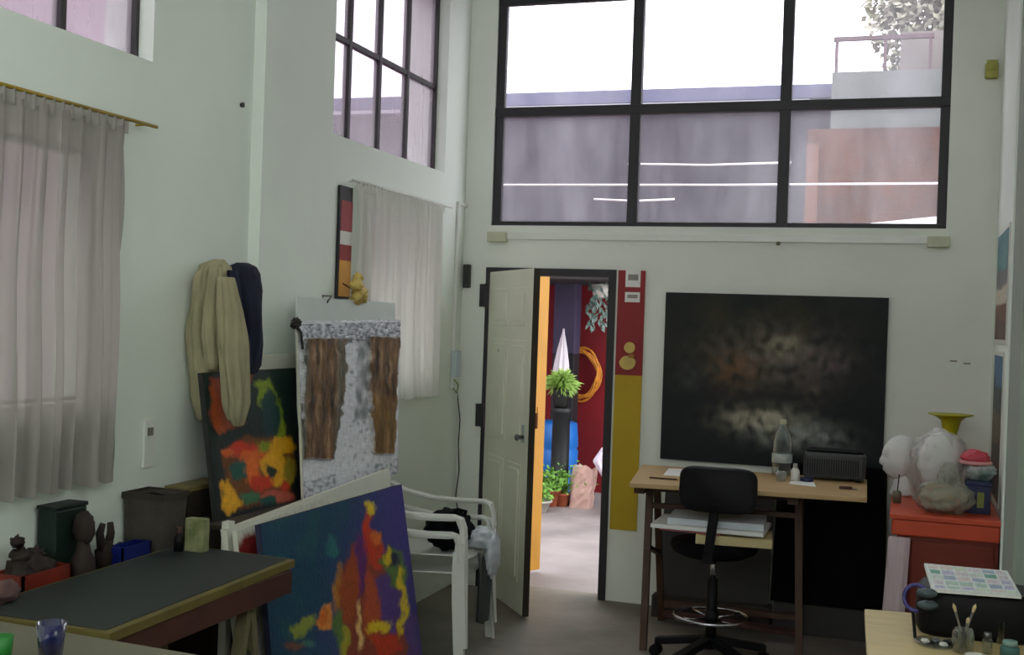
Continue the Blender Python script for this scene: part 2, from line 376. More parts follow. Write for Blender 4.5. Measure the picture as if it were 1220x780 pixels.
# --- steel door frame, white leaf, yellow outer leaf
fr = MB(); fr.box(DX0, DX0+.025, D-.012, D+.13, 0, DZ); fr.box(DX1-.045, DX1, D-.012, D+.13, 0, DZ); fr.box(DX0, DX1, D-.014, D+.13, DZ-.045, DZ)
fr.build('trim_2', BLACK, kind='structure')
A = Vector((DX0+.03, D-.02, 0)); B = Vector((-1.965, 6.215, 0)); dr = (B-A).normalized(); nn = Vector((-dr.y, dr.x, 0))
if nn.dot(Vector((0, 0, 0))-A) < 0: nn = -nn      # towards the room
Ld = (B-A).length; MD = Matrix((dr, nn, Vector((0, 0, 1)))).transposed().to_4x4(); MD.translation = A
d1 = MB().box(0, Ld, -.035, 0, .012, 1.945, MD).build('door_1', DOORW, kind='structure', bevel=.003)
for (u0, u1, z0, z1) in ((.1, .38, 1.62, 1.84), (.46, Ld-.1, 1.62, 1.84), (.1, .38, .95, 1.54), (.46, Ld-.1, .95, 1.54), (.1, .38, .18, .84), (.46, Ld-.1, .18, .84)):
    p = MB(); p.box(u0, u1, 0, .004, z0, z1, MD); p.box(u0+.03, u1-.03, .004, .01, z0+.03, z1-.03, MD); p.build('door_panel', DOORW, d1, bevel=.004)
MB().box(Ld+.0005, Ld+.004, -.036, .001, .012, 1.945, MD).build('door_edge', mat('dark_edge', S(50, 42, 30), .7, var=.2), d1)
MB().lathe([(.001, 0), (.016, .0), (.016, .004), (.007, .006), (.007, .03), (.02, .04), (.018, .055), (.001, .058)], (0, 0, 0)).b.free()
k = MB(); c = MD @ Vector((Ld-.075, .002, 1.0)); k.tube([c, c+nn*.03, c+nn*.04, c+nn*.052], [.012, .012, .022, .01], 12); k.build('door_handle', STEEL, d1, smooth=True)
k = MB(); c = MD @ Vector((Ld-.085, .001, 1.02)); k.bar(c+Vector((0, 0, -.05)), c+Vector((0, 0, .05)), .035, .008, up=tuple(nn)); k.build('lock_plate', mat('pale_lock_plate', S(170, 180, 176), .4, .3, var=.1), d1)
k = MB(); c = MD @ Vector((.24, .002, 1.47)); k.tube([c, c+nn*.008], [.012, .009], 10); k.build('peephole', BLACK, d1)
for z in (1.80, 1.06):
    k = MB(); k.box(DX0-.035, DX0+.012, D-.02, D-.012, z-.07, z+.07); k.tube([(DX0+.012, D-.022, z-.075), (DX0+.012, D-.022, z+.075)], .012, 10)
    k.build('trim_3' if z > 1.5 else 'trim_4', BLACK, kind='structure')
A2 = Vector((DX0+.03, D+.15, 0)); B2 = Vector((-2.245, 7.45, 0)); d2v = (B2-A2).normalized(); n2 = Vector((d2v.y, -d2v.x, 0)); M2 = Matrix((d2v, n2, Vector((0, 0, 1)))).transposed().to_4x4(); M2.translation = A2
L2d = (B2-A2).length
d2 = MB().box(0, L2d, -.03, 0, .015, 1.95, M2).build('door_2', YELLOW, kind='structure', bevel=.003)
for z0, z1 in ((.2, .9), (1.05, 1.8)): MB().box(.08, L2d-.08, 0, .012, z0, z1, M2).build('door_panel', YELLOW, d2, bevel=.004)
c = M2 @ Vector((L2d-.09, .002, 1.02)); MB().bar(c+Vector((0, 0, -.07)), c+Vector((0, 0, .07)), .02, .02).build('door_handle', mat('brown_handle', S(110, 60, 20), .5, var=.1), d2)

# ================================================================== COURTYARD (outside the door and window)
MB().box(-7, 4.5, D+.15, 18, -.12, -.01).build('ground', YARD, kind='structure')
MB().box(-6.5, -2.15, 11.25, 11.45, -.01, 2.55).build('wall_courtyard', REDWALL, kind='structure')
pw = MB(); pw.box(-7, 3.5, 12.2, 12.5, -.01, 3.98); pw.build('wall_courtyard.001', LAVD, kind='structure')
t = thing('neighbour_house', 'grey and lavender rendered building across the courtyard behind the big window', 'building', (-3.2, 13.2, 0))
MB().box(-7, 3.5, 12.52, 14.5, -.01, 3.985).build('house_wall', LAVD, t)
MB().box(-7.1, 1.0, 12.15, 14.5, 3.985, 4.13).build('roof_band', LAV, t, bevel=.01)
MB().box(-7.1, -1.0, 12.06, 12.145, 3.925, 3.965).build('gutter', mat('pale_gutter', S(150, 150, 158), .5, var=.1), t)
t = thing('brick_house', 'orange brick house with a railed terrace seen through the right window panes', 'building', (.4, 12.1, 0))
MB().box(-.95, 2.6, 11.4, 12.08, -.01, 3.55).build('brick_wall', BRICK, t)
MB().box(-.95, -.84, 11.36, 11.40, 2.2, 3.4).build('pilaster', mat('pale_brick', S(104, 68, 52), .9, var=.1), t)
MB().quadbox([(-.35, 10.7, 2.52), (.9, 10.7, 2.64), (.9, 11.4, 2.76), (-.35, 11.4, 2.62), (-.35, 10.7, 2.57), (.9, 10.7, 2.69), (.9, 11.4, 2.81), (-.35, 11.4, 2.67)]).build('awning', mat('white_awning', S(226, 226, 232), .6, var=.08), t)
MB().box(-.75, 2.6, 11.5, 12.05, 3.55, 4.1).build('terrace_wall', mat('grey_green_render', S(96, 100, 98), .9, var=.2, vscale=2), t)
r = MB(); r.bar((-.75, 11.55, 4.42), (.15, 11.55, 4.42), .04)
for x in (-.72, -.28, .12): r.bar((x, 11.55, 4.1), (x, 11.55, 4.42), .03)
r.build('railing', mat('brown_rail', S(84, 66, 70), .7, var=.2), t)
MB().box(-.15, 2.6, 11.9, 12.1, 4.1, 4.55).build('upper_wall', mat('beige_render', S(112, 106, 102), .9, var=.2, vscale=2), t)
# wires / cross bars of the courtyard
for x0, x1, z, y, lab in ((-5, 2.4, 2.74, 8.9, 'long pale cable crossing the whole courtyard behind the lower window panes'), (-2.2, -.9, 2.96, 9.4, 'short upper pale cable above the long one behind the middle panes'), (-2.4, -1.75, 2.64, 9.1, 'shortest low cable below the long one behind the left and middle panes')):
    q = MB(); q.tube([(x0, y, z), ((x0+x1)/2, y, z-.015), (x1, y, z)], .0085, 6); tag(q.build('cable', mat('pale_cable', S(226, 220, 222), .5, var=.05), smooth=True), lab, 'cable')
# tree
t = thing('tree', 'hazy leafy tree rising behind the brick house at upper right of window', 'tree', (.35, 13.0, 0))
tr = MB(); tr.tube([(.4, 13, -.01), (.45, 13, 2), (.35, 13, 4.2)], [.16, .13, .08], 10); tr.build('trunk', LEGW, t, smooth=True)
q = MB(); rnd = random.Random(3)
for i in range(13000):
    d = Vector((rnd.gauss(0, 1), rnd.gauss(0, 1), rnd.gauss(0, 1))).normalized()*(rnd.random()**.4)
    c = Vector((.72, 13.3, 5.3))+Vector((d.x*1.3, d.y*.8, d.z*1.4)); a = Vector((rnd.uniform(-1, 1), rnd.uniform(-1, 1), rnd.uniform(-1, 1))).normalized()*.05; b2 = a.orthogonal().normalized()*.035
    v = [q.b.verts.new(c+x) for x in (-a, b2, a, -b2)]; q.b.faces.new(v)
q.build('crown', TREE, t)
# side neighbour seen through the frosted side panes
MB().box(-6.2, -6.0, -4, 11, -.01, 4.6).build('wall_neighbour', PINKW, kind='structure')
MB().box(-6.2, -2.95, -3, D+.2, -.12, -.01).build('ground.001', YARD, kind='structure')

# things in the courtyard seen through the door
t = thing('drain_post', 'tall square purple-grey post behind the green plant in the courtyard', 'post', (-3.08, 10.9, 0))
MB().box(-3.22, -3.0, 10.85, 11.05, 1.35, 2.55).build('post', PURPGREY, t, bevel=.01); MB().box(-3.22, -3.0, 10.85, 11.05, -.01, 1.35).build('post_base', mat('blackish_paint', S(24, 28, 34), .6, var=.3), t, bevel=.01)
MB().box(-4.5, -2.1, 9.6, 11.3, 2.02, 2.12).build('canopy_slab', mat('dark_canopy', S(40, 38, 44), .8, var=.3), None, kind='structure')
t = thing('hanging_plant', 'bushy pale green plant on the black column in the courtyard', 'plant', tuple(atY(670, 480, 10.35)))
pc = atY(669, 457, 10.35)
q = MB(); q.lathe([(.05, -.22), (.07, -.2), (.075, -.06), (.08, -.05), (.07, -.04)], pc, 14); q.build('pot', mat('black_pot', S(24, 28, 26), .5, var=.3), t, smooth=True)
q = MB(); rnd = random.Random(5)
for i in range(420):
    d = Vector((rnd.gauss(0, 1), rnd.gauss(0, 1), rnd.gauss(0, 1)-.05)).normalized(); L = rnd.uniform(.09, .19)
    p0 = pc+d*.03; p1 = pc+Vector((d.x*L*1.15, d.y*L, d.z*L*.85)); s_ = d.orthogonal().normalized()*.016
    mid = (p0+p1)/2+Vector((0, 0, .02)); v = [q.b.verts.new(x) for x in (p0, mid+s_, p1, mid-s_)]; q.b.faces.new(v)
q.build('foliage', LEAFP, t)
t = thing('plant_column', 'black slender column carrying the pale green plant', 'column', (pc.x+.01, pc.y, -.01))
q = MB(); q.lathe([(.13, 0), (.13, .05), (.085, .08), (.08, pc.z-.27), (.1, pc.z-.25), (.1, pc.z-.22+.01)], (pc.x+.01, pc.y, -.01), 16); q.build('shaft', mat('black_column', S(18, 26, 28), .5, var=.3), t, smooth=True)
# white closed parasol
b0 = atY(668, 447, 10.62)
q = MB(); prof = [(.075, -.03), (.074, 0), (.062, .12), (.042, .25), (.024, .34), (.013, .39), (.008, .44)]
rings = []
for r_, z in prof: rings.append([b0+Vector((r_*(1+.16*math.cos(8*a))*math.cos(a)+z*.03, r_*(1+.16*math.cos(8*a))*math.sin(a), z)) for a in [2*math.pi*k/48 for k in range(48)]])
t = thing('garden_parasol', 'closed white pleated parasol standing behind the green plant', 'parasol', (b0.x, b0.y, -.01))
q.loft(rings); q.build('canopy', mat('white_canvas', S(236, 230, 240), .7, var=.05), t, smooth=True)
q = MB(); q.tube([(b0.x, b0.y, -.01), (b0.x, b0.y, b0.z)], .018, 8); q.build('pole', STEEL, t)
# cane coil on red wall
cc = atY(690, 446, 11.1)
t = thing('cane_wreath', 'golden loop of bundled cane hanging on the red wall', 'wreath', (cc.x, 11.15, cc.z-.26))
rnd = random.Random(9)
q = MB()
for k in range(11):
    rx = .20+rnd.uniform(-.035, .035); rz_ = .235+rnd.uniform(-.035, .03); pts = []
    for i in range(26):
        a = math.radians(118-248*i/25); wob = .01*math.sin(5*a+k)
        pts.append((cc.x+(rx+wob)*math.cos(a)*.95-.02, 11.14+rnd.uniform(-.004, .004)+.004*k, cc.z+(rz_+wob)*math.sin(a)))
    q.tube(pts, .009, 6)
q.build('cane_bundle', CANE, t, smooth=True)
q = MB(); q.tube([(cc.x-.02, 11.25, cc.z+.26), (cc.x-.02, 11.12, cc.z+.265)], .006, 6); q.build('nail', BLACK, t)
# blue barrel
p = atY(664, 525, 10.75)
t = thing('blue_barrel', 'bright blue plastic barrel behind the black column', 'barrel', (p.x, 10.75, -.01))
z1 = atY(664, 500, 10.75).z
MB().lathe([(.02, 0), (.19, 0), (.205, .03), (.215, .2), (.2, .22), (.215, .24), (.22, .45), (.205, .47), (.22, .49), (.205, z1-.02), (.17, z1), (.02, z1)], (p.x-.02, 10.75, -.01), 28).build('drum', BLUEP, t, smooth=True)
MB().lathe([(.01, 0), (.045, 0), (.045, .025), (.01, .028)], (p.x+.05, 10.72, z1-.012), 14).build('bung', WHITE, t)
# potted low plants
def bushy(name, lab, c, pr, ph, R, n, lm, pm, seed, leafs=.03):
    t = thing(name, lab, 'plant', tuple(c)); rnd = random.Random(seed)
    MB().lathe([(pr*.7, 0), (pr*.72, .005), (pr, ph*.85), (pr*1.08, ph*.86), (pr*1.08, ph), (pr*.9, ph), (pr*.88, ph*.9), (.01, ph*.9)], c, 18).build('pot', pm, t, smooth=True)
    q = MB(); top = Vector(c)+Vector((0, 0, ph*.9))
    for i in range(n):
        d = Vector((rnd.gauss(0, 1), rnd.gauss(0, 1), abs(rnd.gauss(0, 1))+.3)).normalized(); L = R*rnd.uniform(.35, 1)
        e = top+d*L; a = Vector((rnd.uniform(-1, 1), rnd.uniform(-1, 1), rnd.uniform(-.6, 1))).normalized()*leafs; s_ = a.orthogonal().normalized()*leafs*.5
        v = [q.b.verts.new(e+x) for x in (-a, s_, a, -s_)]; q.b.faces.new(v)
        if i % 6 == 0: q.tube([top, (top+e)/2+Vector((0, 0, .02)), e], .003, 4)
    q.build('foliage', lm, t); return t
bushy('potted_plant', 'low leafy plant in terracotta pot at the foot of the black column', (-3.0, 10.2, -.01),   .09, .15, .22, 240, LEAF, POT, 1)
bushy('potted_plant', 'mixed green plant in a pale stone trough beside the yellow door', (-3.02, 9.85, -.01), .13, .1, .17, 160, LEAF, mat('pale_stone', S(180, 176, 168), .8, var=.2), 2)
bushy('potted_plant', 'tall thin climbing plant around the black column', (-2.90, 10.25, -.01), .07, .12, .34, 120, LEAF, POT, 4, .018)
# paper bag
p = atZ(692, 604, -.01)
t = thing('paper_sack', 'crumpled pinkish-brown paper sack standing open by the column', 'bag', tuple(p))
q = MB(); rings = []
for j in range(9):
    z = j*.045; k = 1-.12*j/8
    rings.append([p+Vector(((.095*k+.015*noise.noise(Vector((i*.9, j*.8, 1))))*max(-1, min(1, 1.35*math.cos(a)))+z*.12, (.08*k+.02*noise.noise(Vector((i*.7, j, 5))))*max(-1, min(1, 1.35*math.sin(a))), z+(.03*math.sin(3*a) if j == 8 else 0))) for i, a in enumerate([2*math.pi*k2/20 for k2 in range(20)])])
q.loft(rings[:], cap=False); q.build('sack', mat('pinkish_kraft', S(206, 168, 158), .8, var=.15, bump=.3, bscale=15), t, solid=.004)
MB().blob(p+Vector((-.02, 0, .20)), (.09, .055, .17), .2, 3).build('crumpled_paper', mat('brownish_paper', S(190, 176, 160), .8, var=.2), t)
# white cloth hanging at right
p = atY(722, 532, 9.9)
q = MB(); q.grid(lambda u, v: (p.x-.12*(1-abs(2*v-.7))-.0+u*.30*(1-.3*v), 9.9+.02*math.sin(u*18+v*3), p.z+.04-.40*v-.05*(1-u)*(1-v)), 24, 16)
tag(q.build('laundry_sheet', mat('lilac_white_cloth', S(226, 218, 236), .8, var=.06), smooth=True, solid=.004), 'white lilac cloth draped low over a chair back at courtyard right', 'cloth')
t = thing('garden_chair', 'dark folding garden chair under the lilac cloth at the courtyard door edge', 'chair', (p.x+.2, 10.02, -.01))
zt = p.z+.02
q = MB(); [q.bar((p.x+dx, 9.94, -.01), (p.x+dx, 9.94, zt), .03) for dx in (.0, .36)]; q.bar((p.x, 9.94, zt-.02), (p.x+.36, 9.94, zt-.02), .03); q.bar((p.x, 9.94, zt-.2), (p.x+.36, 9.94, zt-.2), .03); q.build('backrest', DWOOD, t)
MB().box(p.x-.01, p.x+.37, 9.95, 10.3, .40, .43).build('seat', DWOOD, t)
for dx in (0, .36): MB().bar((p.x+dx, 10.27, -.01), (p.x+dx, 10.27, .4), .03).build('leg', DWOOD, t)
# hanging plant upper right
p = atY(716, 352, 10.3)
t = thing('hanging_planter', 'trailing blue-green plant in white pot hanging under the courtyard canopy', 'plant', (p.x, 10.3, p.z-.1))
q = MB(); q.lathe([(.04, -.02), (.075, 0), (.09, .1), (.08, .1), (.07, .02)], p, 14); q.build('pot', WHITE, t, smooth=True)
q = MB(); q.tube([p+Vector((0, 0, .09)), (p.x, 10.3, 2.02)], .006, 5); q.build('hanger', STEEL, t)
q = MB(); rnd = random.Random(8)
for i in range(170):
    a = rnd.uniform(0, 6.28); r_ = rnd.uniform(.04, .13); z = .1-rnd.random()**1.5*.42
    c = p+Vector((r_*math.cos(a), r_*math.sin(a), z)); u_ = Vector((rnd.uniform(-1, 1), rnd.uniform(-1, 1), -1)).normalized()*.035; s_ = u_.orthogonal().normalized()*.014
    v = [q.b.verts.new(c+x) for x in (-u_, s_, u_, -s_)]; q.b.faces.new(v)
q.build('foliage', mat('blue_green_leaf', S(66, 104, 90), .6, vscale=30, col2=S(130, 150, 146)), t)

# ================================================================== LEFT WALL
def curtain(name, lab, X, y0, y1, ztop, zb0, zb1, rod0, rod1, zr, nf, seed, mrod, mc):
    t = thing(name, lab, 'curtain', (X, (y0+y1)/2, zb1), 'curtains on the left wall')
    rnd = random.Random(seed); ph = [rnd.uniform(0, 6.28) for _ in range(6)]
    def f(u, v):
        amp = .012+.016*v
        uu = u+.006*math.sin(9*v+u*5+ph[0])
        off = amp*(math.sin(2*math.pi*nf*uu+ph[1])+.45*math.sin(2*math.pi*nf*1.7*uu+ph[2])+.3*math.sin(2*math.pi*nf*.43*uu+ph[3]))
        y = y0+(y1-y0)*u+.008*math.sin(2*math.pi*nf*2*uu); zb = zb0+(zb1-zb0)*u
        return (X+off+.0, y, ztop+(zb-ztop)*v+.006*math.sin(2*math.pi*nf*u+ph[4])*(1 if v in (0, 1) else 0))
    MB().grid(f, 260, 40).build('curtain_cloth', mc, t, smooth=True)
    # gathered heading
    MB().grid(lambda u, v: (X+.010*math.sin(2*math.pi*nf*2.2*u+ph[5])-.002, y0+(y1-y0)*u, ztop+.028-.05*v), 260, 5).build('heading', mc, t, smooth=True)
    q = MB(); q.tube([(X, rod0, zr), (X, rod1, zr)], .007, 8); q.build('curtain_rod', mrod, t, smooth=True)
    for y in (rod0+.05, rod1-.05): MB().tube([(X, y, zr), (X-.09 if X > XL2+.1 else XL2, y, zr)], .004, 6).build('bracket', mrod, t)
curtain('curtain', 'wide sheer curtain hanging at left edge below the brass rod', XL2+.055, 2.25, 3.515, 2.285, 1.04, 1.04, 2.1, 3.68, 2.315, 13, 1, BRASS, CURT)
curtain('curtain', 'sheer pale curtain behind the bark relief picture, next to the corner', XL+.045, 5.27, 6.40, 2.29, 1.20, 1.20, 5.2, 6.52, 2.31, 12, 2, WHITE, CURT2)
# nail marks, wall switches
q = MB(); p = atX(287, 125, XL2); q.tube([(XL2-.005, p.y, p.z), (XL2+.012, p.y, p.z)], [.008, .012], 10); tag(q.build('wall_plug', mat('dark_plug', S(40, 40, 38), .6, var=.1)), 'small dark wall plug high on the white left wall', 'wall plug')
p = atX(175, 528, XL2)
t = thing('light_switch', 'tall white socket plate low on the wall right of the wide curtain', 'switch', (XL2, p.y, p.z-.09))
MB().box(XL2, XL2+.01, p.y-.03, p.y+.035, p.z-.09, p.z+.09).build('plate', PLASTIC, t, bevel=.003); MB().box(XL2+.01, XL2+.015, p.y-.012, p.y+.018, p.z+.03, p.z+.06).build('rocker', mat('grey_rocker', S(120, 118, 112), .5, var=.1), t)
# painted narrow board
p0 = atX(414, 222, XL+.02); p1 = atX(413, 356, XL+.02); y0 = atX(404.5, 290, XL+.02).y; y1 = atX(419.5, 290, XL+.02).y
t = thing('painted_strip', 'narrow vertical painted board in black red and orange beside the far curtain', 'painting', (XL, y0, p1.z))
zt, zb = p0.z, p1.z; h = zt-zb
MB().box(XL+.001, XL+.016, y0, y1, zb, zt).build('board', BLACK, t, bevel=.001)
for a, b_, mm in ((.13, .40, mat('dull_red', S(170, 80, 84), .7, var=.2)), (.52, .66, mat('dull_red2', S(150, 62, 62), .7, var=.2)), (.66, .98, ORNG), (.40, .52, WHITE)):
    MB().box(XL+.016, XL+.019, y0+.012, y1-.003, zt-b_*h, zt-a*h).build('paint_field', mm, t)
# little yellow flower bunch
p = atX(426, 348, XL+.10)
t = thing('dried_flower', 'small bunch of dried yellow flowers at the foot of the narrow painted board', 'flower', (XL, p.y, p.z-.06))
for i, (dy, dz, r_) in enumerate(((-.02, .04, .03), (.02, .0, .034), (.05, -.02, .026), (-.01, -.03, .028), (.0, .07, .022))):
    q = MB(); q.blob(p+Vector((0, dy, dz)), r_, .35, 5, seed=i); q.build('blossom', PALEY, t, smooth=True)
q = MB(); q.tube([(XL, p.y, p.z+.05), p+Vector((0, 0, 0)), p+Vector((0, .01, -.06))], .004, 6); q.build('stem', LEGW, t)
# conduit, box and cord near the corner
xc = XL+.012
t = thing('cable_duct', 'thin white cable duct running down the left wall near the corner', 'duct', (xc, 6.75, 1.2))
ya = atX(545, 300, xc).y; zt = atX(546, 242, xc).z
q = MB(); q.box(XL, XL+.02, ya-.012, ya+.012, 1.22, zt); q.box(XL, XL+.02, ya-.012, D, zt-.01, zt+.012); q.build('duct', PLASTIC, t, bevel=.003)
p = atX(539, 433, XL)
MB().box(XL, XL+.04, p.y-.03, p.y+.04, p.z-.08, p.z+.08).build('junction_box', mat('pale_blue_plastic', S(186, 200, 206), .5, var=.1), t, bevel=.004)
p = atY(550, 328, D-.05)
t = thing('thermostat', 'small dark vertical box on the corner beside the duct', 'switch', (p.x+.03, D, p.z-.07))
MB().box(p.x, p.x+.045, D-.03, D, p.z-.075, p.z+.07).build('case', mat('dark_case', S(58, 60, 54), .6, var=.2), t, bevel=.004)
q = MB(); [q.box(p.x+.01, p.x+.035, D-.033, D-.03, p.z+dz, p.z+dz+.006) for dz in (-.05, -.035, -.02, -.005, .01)]; q.build('vent_slots', BLACK, t)
pts = [atY(x, y, D-.015) for x, y in ((541, 452), (545, 470), (548, 500), (546, 530), (547, 560), (543, 590), (548, 630), (552, 700))]
q = MB(); q.tube(pts, .004, 6); tag(q.build('power_cord', mat('dark_cord', S(50, 56, 48), .6, var=.1), smooth=True), 'thin dark cord hanging down the wall behind the plastic chairs', 'cord')
q = MB(); pp = [atX(x, y, XL+.03) for x, y in ((541, 452), (546, 458), (544, 468), (540, 462))]; q.tube(pp, .004, 6); tag(q.build('cord_loop', mat('greenish_cord', S(120, 140, 70), .6, var=.1), smooth=True), 'short greenish cord loop under the pale blue junction box', 'cord')
# hook rail and coats
hz = atX(262, 312, XL2).z
def garment(mb, path, seed, folds=9, fd=.10, n=72):
    """path rows: (y centre, z, half width y, depth x, x centre)"""
    rings = []
    for j, (yc, z, hw, dp, xc_) in enumerate(path):
        r = []
        for i in range(n):
            a = 2*math.pi*i/n; k = .92+fd*2*abs(math.sin(folds*.5*a+seed+j*.08))**.8+.28*noise.noise(Vector((math.cos(a)*2.2+seed, math.sin(a)*2.2, j*.16)))
            r.append((xc_+dp*math.cos(a)*k, yc+hw*math.sin(a)*k, z))
        rings.append(r)
    return mb.loft(rings)
def rows(data, X, depth):
    o = []
    for x0, x1, y, dp in data:
        a, b = atX(x0, y, X), atX(x1, y, X); o.append(((a.y+b.y)/2, (a.z+b.z)/2, abs(b.y-a.y)/2, dp, X-.0))
    return o
def dens(rw, k=4):
    o = []
    for a, b in zip(rw, rw[1:]):
        for i in range(k): t_ = i/k; t_ = t_; o.append(tuple(a[m_]*(1-t_)+b[m_]*t_ for m_ in range(5)))
    return o+[rw[-1]]
t = thing('coat', 'beige coat hanging from a wall hook over the colourful painting', 'coat', (XL2, 4.1, hz-.7), 'clothes on the wall hooks')
q = MB(); garment(q, dens(rows([(258, 264, 309, .02), (246, 268, 316, .045), (240, 271, 330, .06), (237, 274, 360, .07), (236, 276, 400, .075), (236, 272, 440, .07), (238, 262, 475, .06), (241, 256, 500, .05)], XL2+.085, 0)), 1); q.build('coat_body', COAT, t, smooth=True)
q = MB(); garment(q, dens(rows([(262, 274, 330, .03), (265, 281, 370, .045), (267, 287, 410, .05), (270, 291, 450, .045), (273, 293, 480, .04), (276, 290, 500, .025), (279, 288, 507, .015)], XL2+.235, 0)), 2, 7); q.build('coat_sleeve', COAT, t, smooth=True)
q = MB(); garment(q, dens(rows([(252, 262, 318, .02), (247, 260, 360, .03), (246, 262, 400, .035), (250, 262, 440, .02)], XL2+.155, 0)), 4, 6, .09); q.build('coat_lapel', COAT, t, smooth=True)
t = thing('jacket', 'navy blue jacket hanging on the hook right of the beige coat', 'jacket', (XL2, 4.3, 1.25), 'clothes on the wall hooks')
q = MB(); garment(q, dens(rows([(286, 293, 313, .02), (278, 300, 317, .04), (274, 304, 326, .05), (275, 307, 345, .055), (279, 307, 380, .055), (283, 307, 410, .05), (287, 305, 435, .04), (291, 301, 447, .02)], XL2+.125, 0)), 3, 6, .08); q.build('jacket_body', NAVY, t, smooth=True)
q = MB(); garment(q, dens(rows([(274, 280, 322, .02), (274, 282, 350, .03), (278, 286, 390, .03), (284, 290, 430, .02)], XL2+.165, 0)), 6, 6, .08); q.build('jacket_sleeve', NAVY, t, smooth=True)
for px, lab in ((261, 'iron wall hook carrying the beige coat'), (289, 'iron wall hook carrying the navy jacket')):
    p = atX(px, 316, XL2+.03); q = MB(); q.tube([(XL2-.003, p.y, p.z+.01), (XL2+.04, p.y, p.z-.02), (XL2+.075, p.y, p.z-.02), (XL2+.085, p.y, p.z+.0)], .005, 6); tag(q.build('coat_hook', IRON, smooth=True), lab, 'hook')

# ---------- storage bench behind the canvases, painting stack
t = thing('storage_chest', 'long dark wooden chest under the pictures by the left wall', 'chest', (-2.5, 4.7, 0))
bz = .845
MB().box(XL2+.02, -2.40, 3.86, 4.40, 0, bz-.02).build('body', DWOOD, t, bevel=.004); MB().box(XL+.02, -2.40, 4.44, 5.18, 0, bz-.02).build('body', DWOOD, t, bevel=.004)
MB().box(XL+.015, -2.385, 3.84, 5.2, bz-.02, bz).build('lid', DWOOD, t, bevel=.004)
# colourful painting
X1 = -2.50
C = [atX(248, 447, X1), atX(355, 443, X1), atX(357, 592, X1), atX(268, 613, X1)]
ya, yb = 3.89, 4.61; zt, zb = 1.41, bz
tl, tr_, br_, bl_ = Vector((-2.545, ya, zt)), Vector((-2.545, yb, zt)), Vector((-2.47, yb+.02, zb)), Vector((-2.47, ya+.02, zb))
t = thing('abstract_painting', 'colourful orange green and yellow painting standing behind the hanging coat', 'painting', (-2.5, 4.25, zb), 'paintings stacked along the left wall')
def canvas_body(t, tl, tr_, br_, bl_, d, m, nm='stretcher'):
    n = (tr_-tl).cross(bl_-tl).normalized()
    if n.dot(O-tl) < 0: n = -n
    MB().extr([tl, tr_, br_, bl_], -n*d).build(nm, m, t)
canvas_body(t, tl, tr_, br_, bl_, .022, mat('dark_canvas_edge', S(40, 42, 40), .8, var=.2))
cD, cG, cO, cY, cR, cT, cB = [S(*c)[:3] for c in ((20, 44, 40), (130, 150, 30), (214, 96, 34), (226, 164, 30), (200, 52, 30), (28, 84, 78), (112, 62, 26))]
shapes = [([(250, 447), (300, 447), (292, 500), (262, 520), (250, 500)], S(168, 74, 28)[:3]), ([(303, 455), (318, 452), (332, 470), (340, 505), (336, 530), (318, 520), (312, 490)], cG), ((322, 495, 11, 30), S(22, 60, 62)[:3]),
    ([(265, 540), (290, 520), (330, 520), (350, 540), (350, 590), (300, 605), (270, 610)], cB), ((290, 535, 18, 8), cR), ((308, 545, 22, 12), cO), ((335, 530, 16, 10), cY), ((285, 560, 14, 12), cT), ((300, 560, 9, 20), S(226, 110, 40)[:3]),
    ((326, 556, 14, 22), cY), ((322, 562, 5, 8), cD), ((310, 575, 14, 8), cR), ((344, 562, 8, 18), S(150, 130, 40)[:3]), ([(262, 572), (272, 572), (286, 600), (276, 612), (264, 606)], cY), ((298, 592, 14, 8), S(60, 110, 80)[:3]), ((330, 590, 20, 7), S(190, 90, 70)[:3]), ((312, 530, 8, 6), cG), ((272, 540, 8, 5), cO), ((340, 578, 8, 6), cR), ((318, 596, 8, 6), cT)]
painted('painted_canvas', (tl, tr_, br_, bl_), lambda x, y, u, v: mixc(cD, S(12, 28, 30)[:3], v), shapes, t, 90, 100, 5, seed=2)
# pale board capping behind it
t = thing('white_canvas', 'back of pale canvas rising just above the colourful painting', 'canvas', (-2.6, 4.45, bz), 'paintings stacked along the left wall')
MB().quadbox([(-2.585, 4.17, bz), (-2.565, 4.17, bz), (-2.565, 4.74, bz), (-2.585, 4.74, bz), (-2.615, 4.22, 1.47), (-2.57, 4.22, 1.47), (-2.57, 4.74, 1.47), (-2.615, 4.74, 1.47)]).build('canvas', CANVW, t, bevel=.003)
# forest relief
X2 = -2.42; xt = -2.47
TL = atX(354, 385, xt); TR = atX(476, 378, xt); BL = atX(362, 583, X2); BR = atX(474, 551, X2)
zt = (TL.z+TR.z)/2; zb = bz+.012
tl, tr_, br_, bl_ = Vector((xt, TL.y, zt-.01)), Vector((xt, TR.y, zt+.01)), Vector((X2, BR.y, zb)), Vector((X2, BL.y, zb))
t = thing('bark_relief_picture', 'white picture with two panels of brown bark relief and a pale path between', 'painting', (-2.45, 4.95, zb), 'paintings stacked along the left wall')
canvas_body(t, tl, tr_, br_, bl_, .012, CANVW, 'backing')
cw = S(222, 224, 230)[:3]; cb1 = S(104, 74, 48)[:3]; cb2 = S(62, 48, 38)[:3]; cgd = S(90, 100, 116)[:3]
def bgf(x, y, u, v):
    if v < .14 and v > .02:
        n = noise.noise(Vector((x*.33, y*.33, 1))); return cgd if n > .03 else cw
    if v > .9 and (x < 400 or x > 445):
        n = noise.noise(Vector((x*.3, y*.4, 4))); return cgd if n > .15 else cw
    return cw
def inb(x, y): e = 3*noise.noise(Vector((y*.09, 0, 5))); return (361+e < x < 411+e-max(0, (y-470))*.14 and 402+e < y < 546+e) or (439-e+max(0, y-450)*.10 < x < 473 and 401 < y < 540-e)
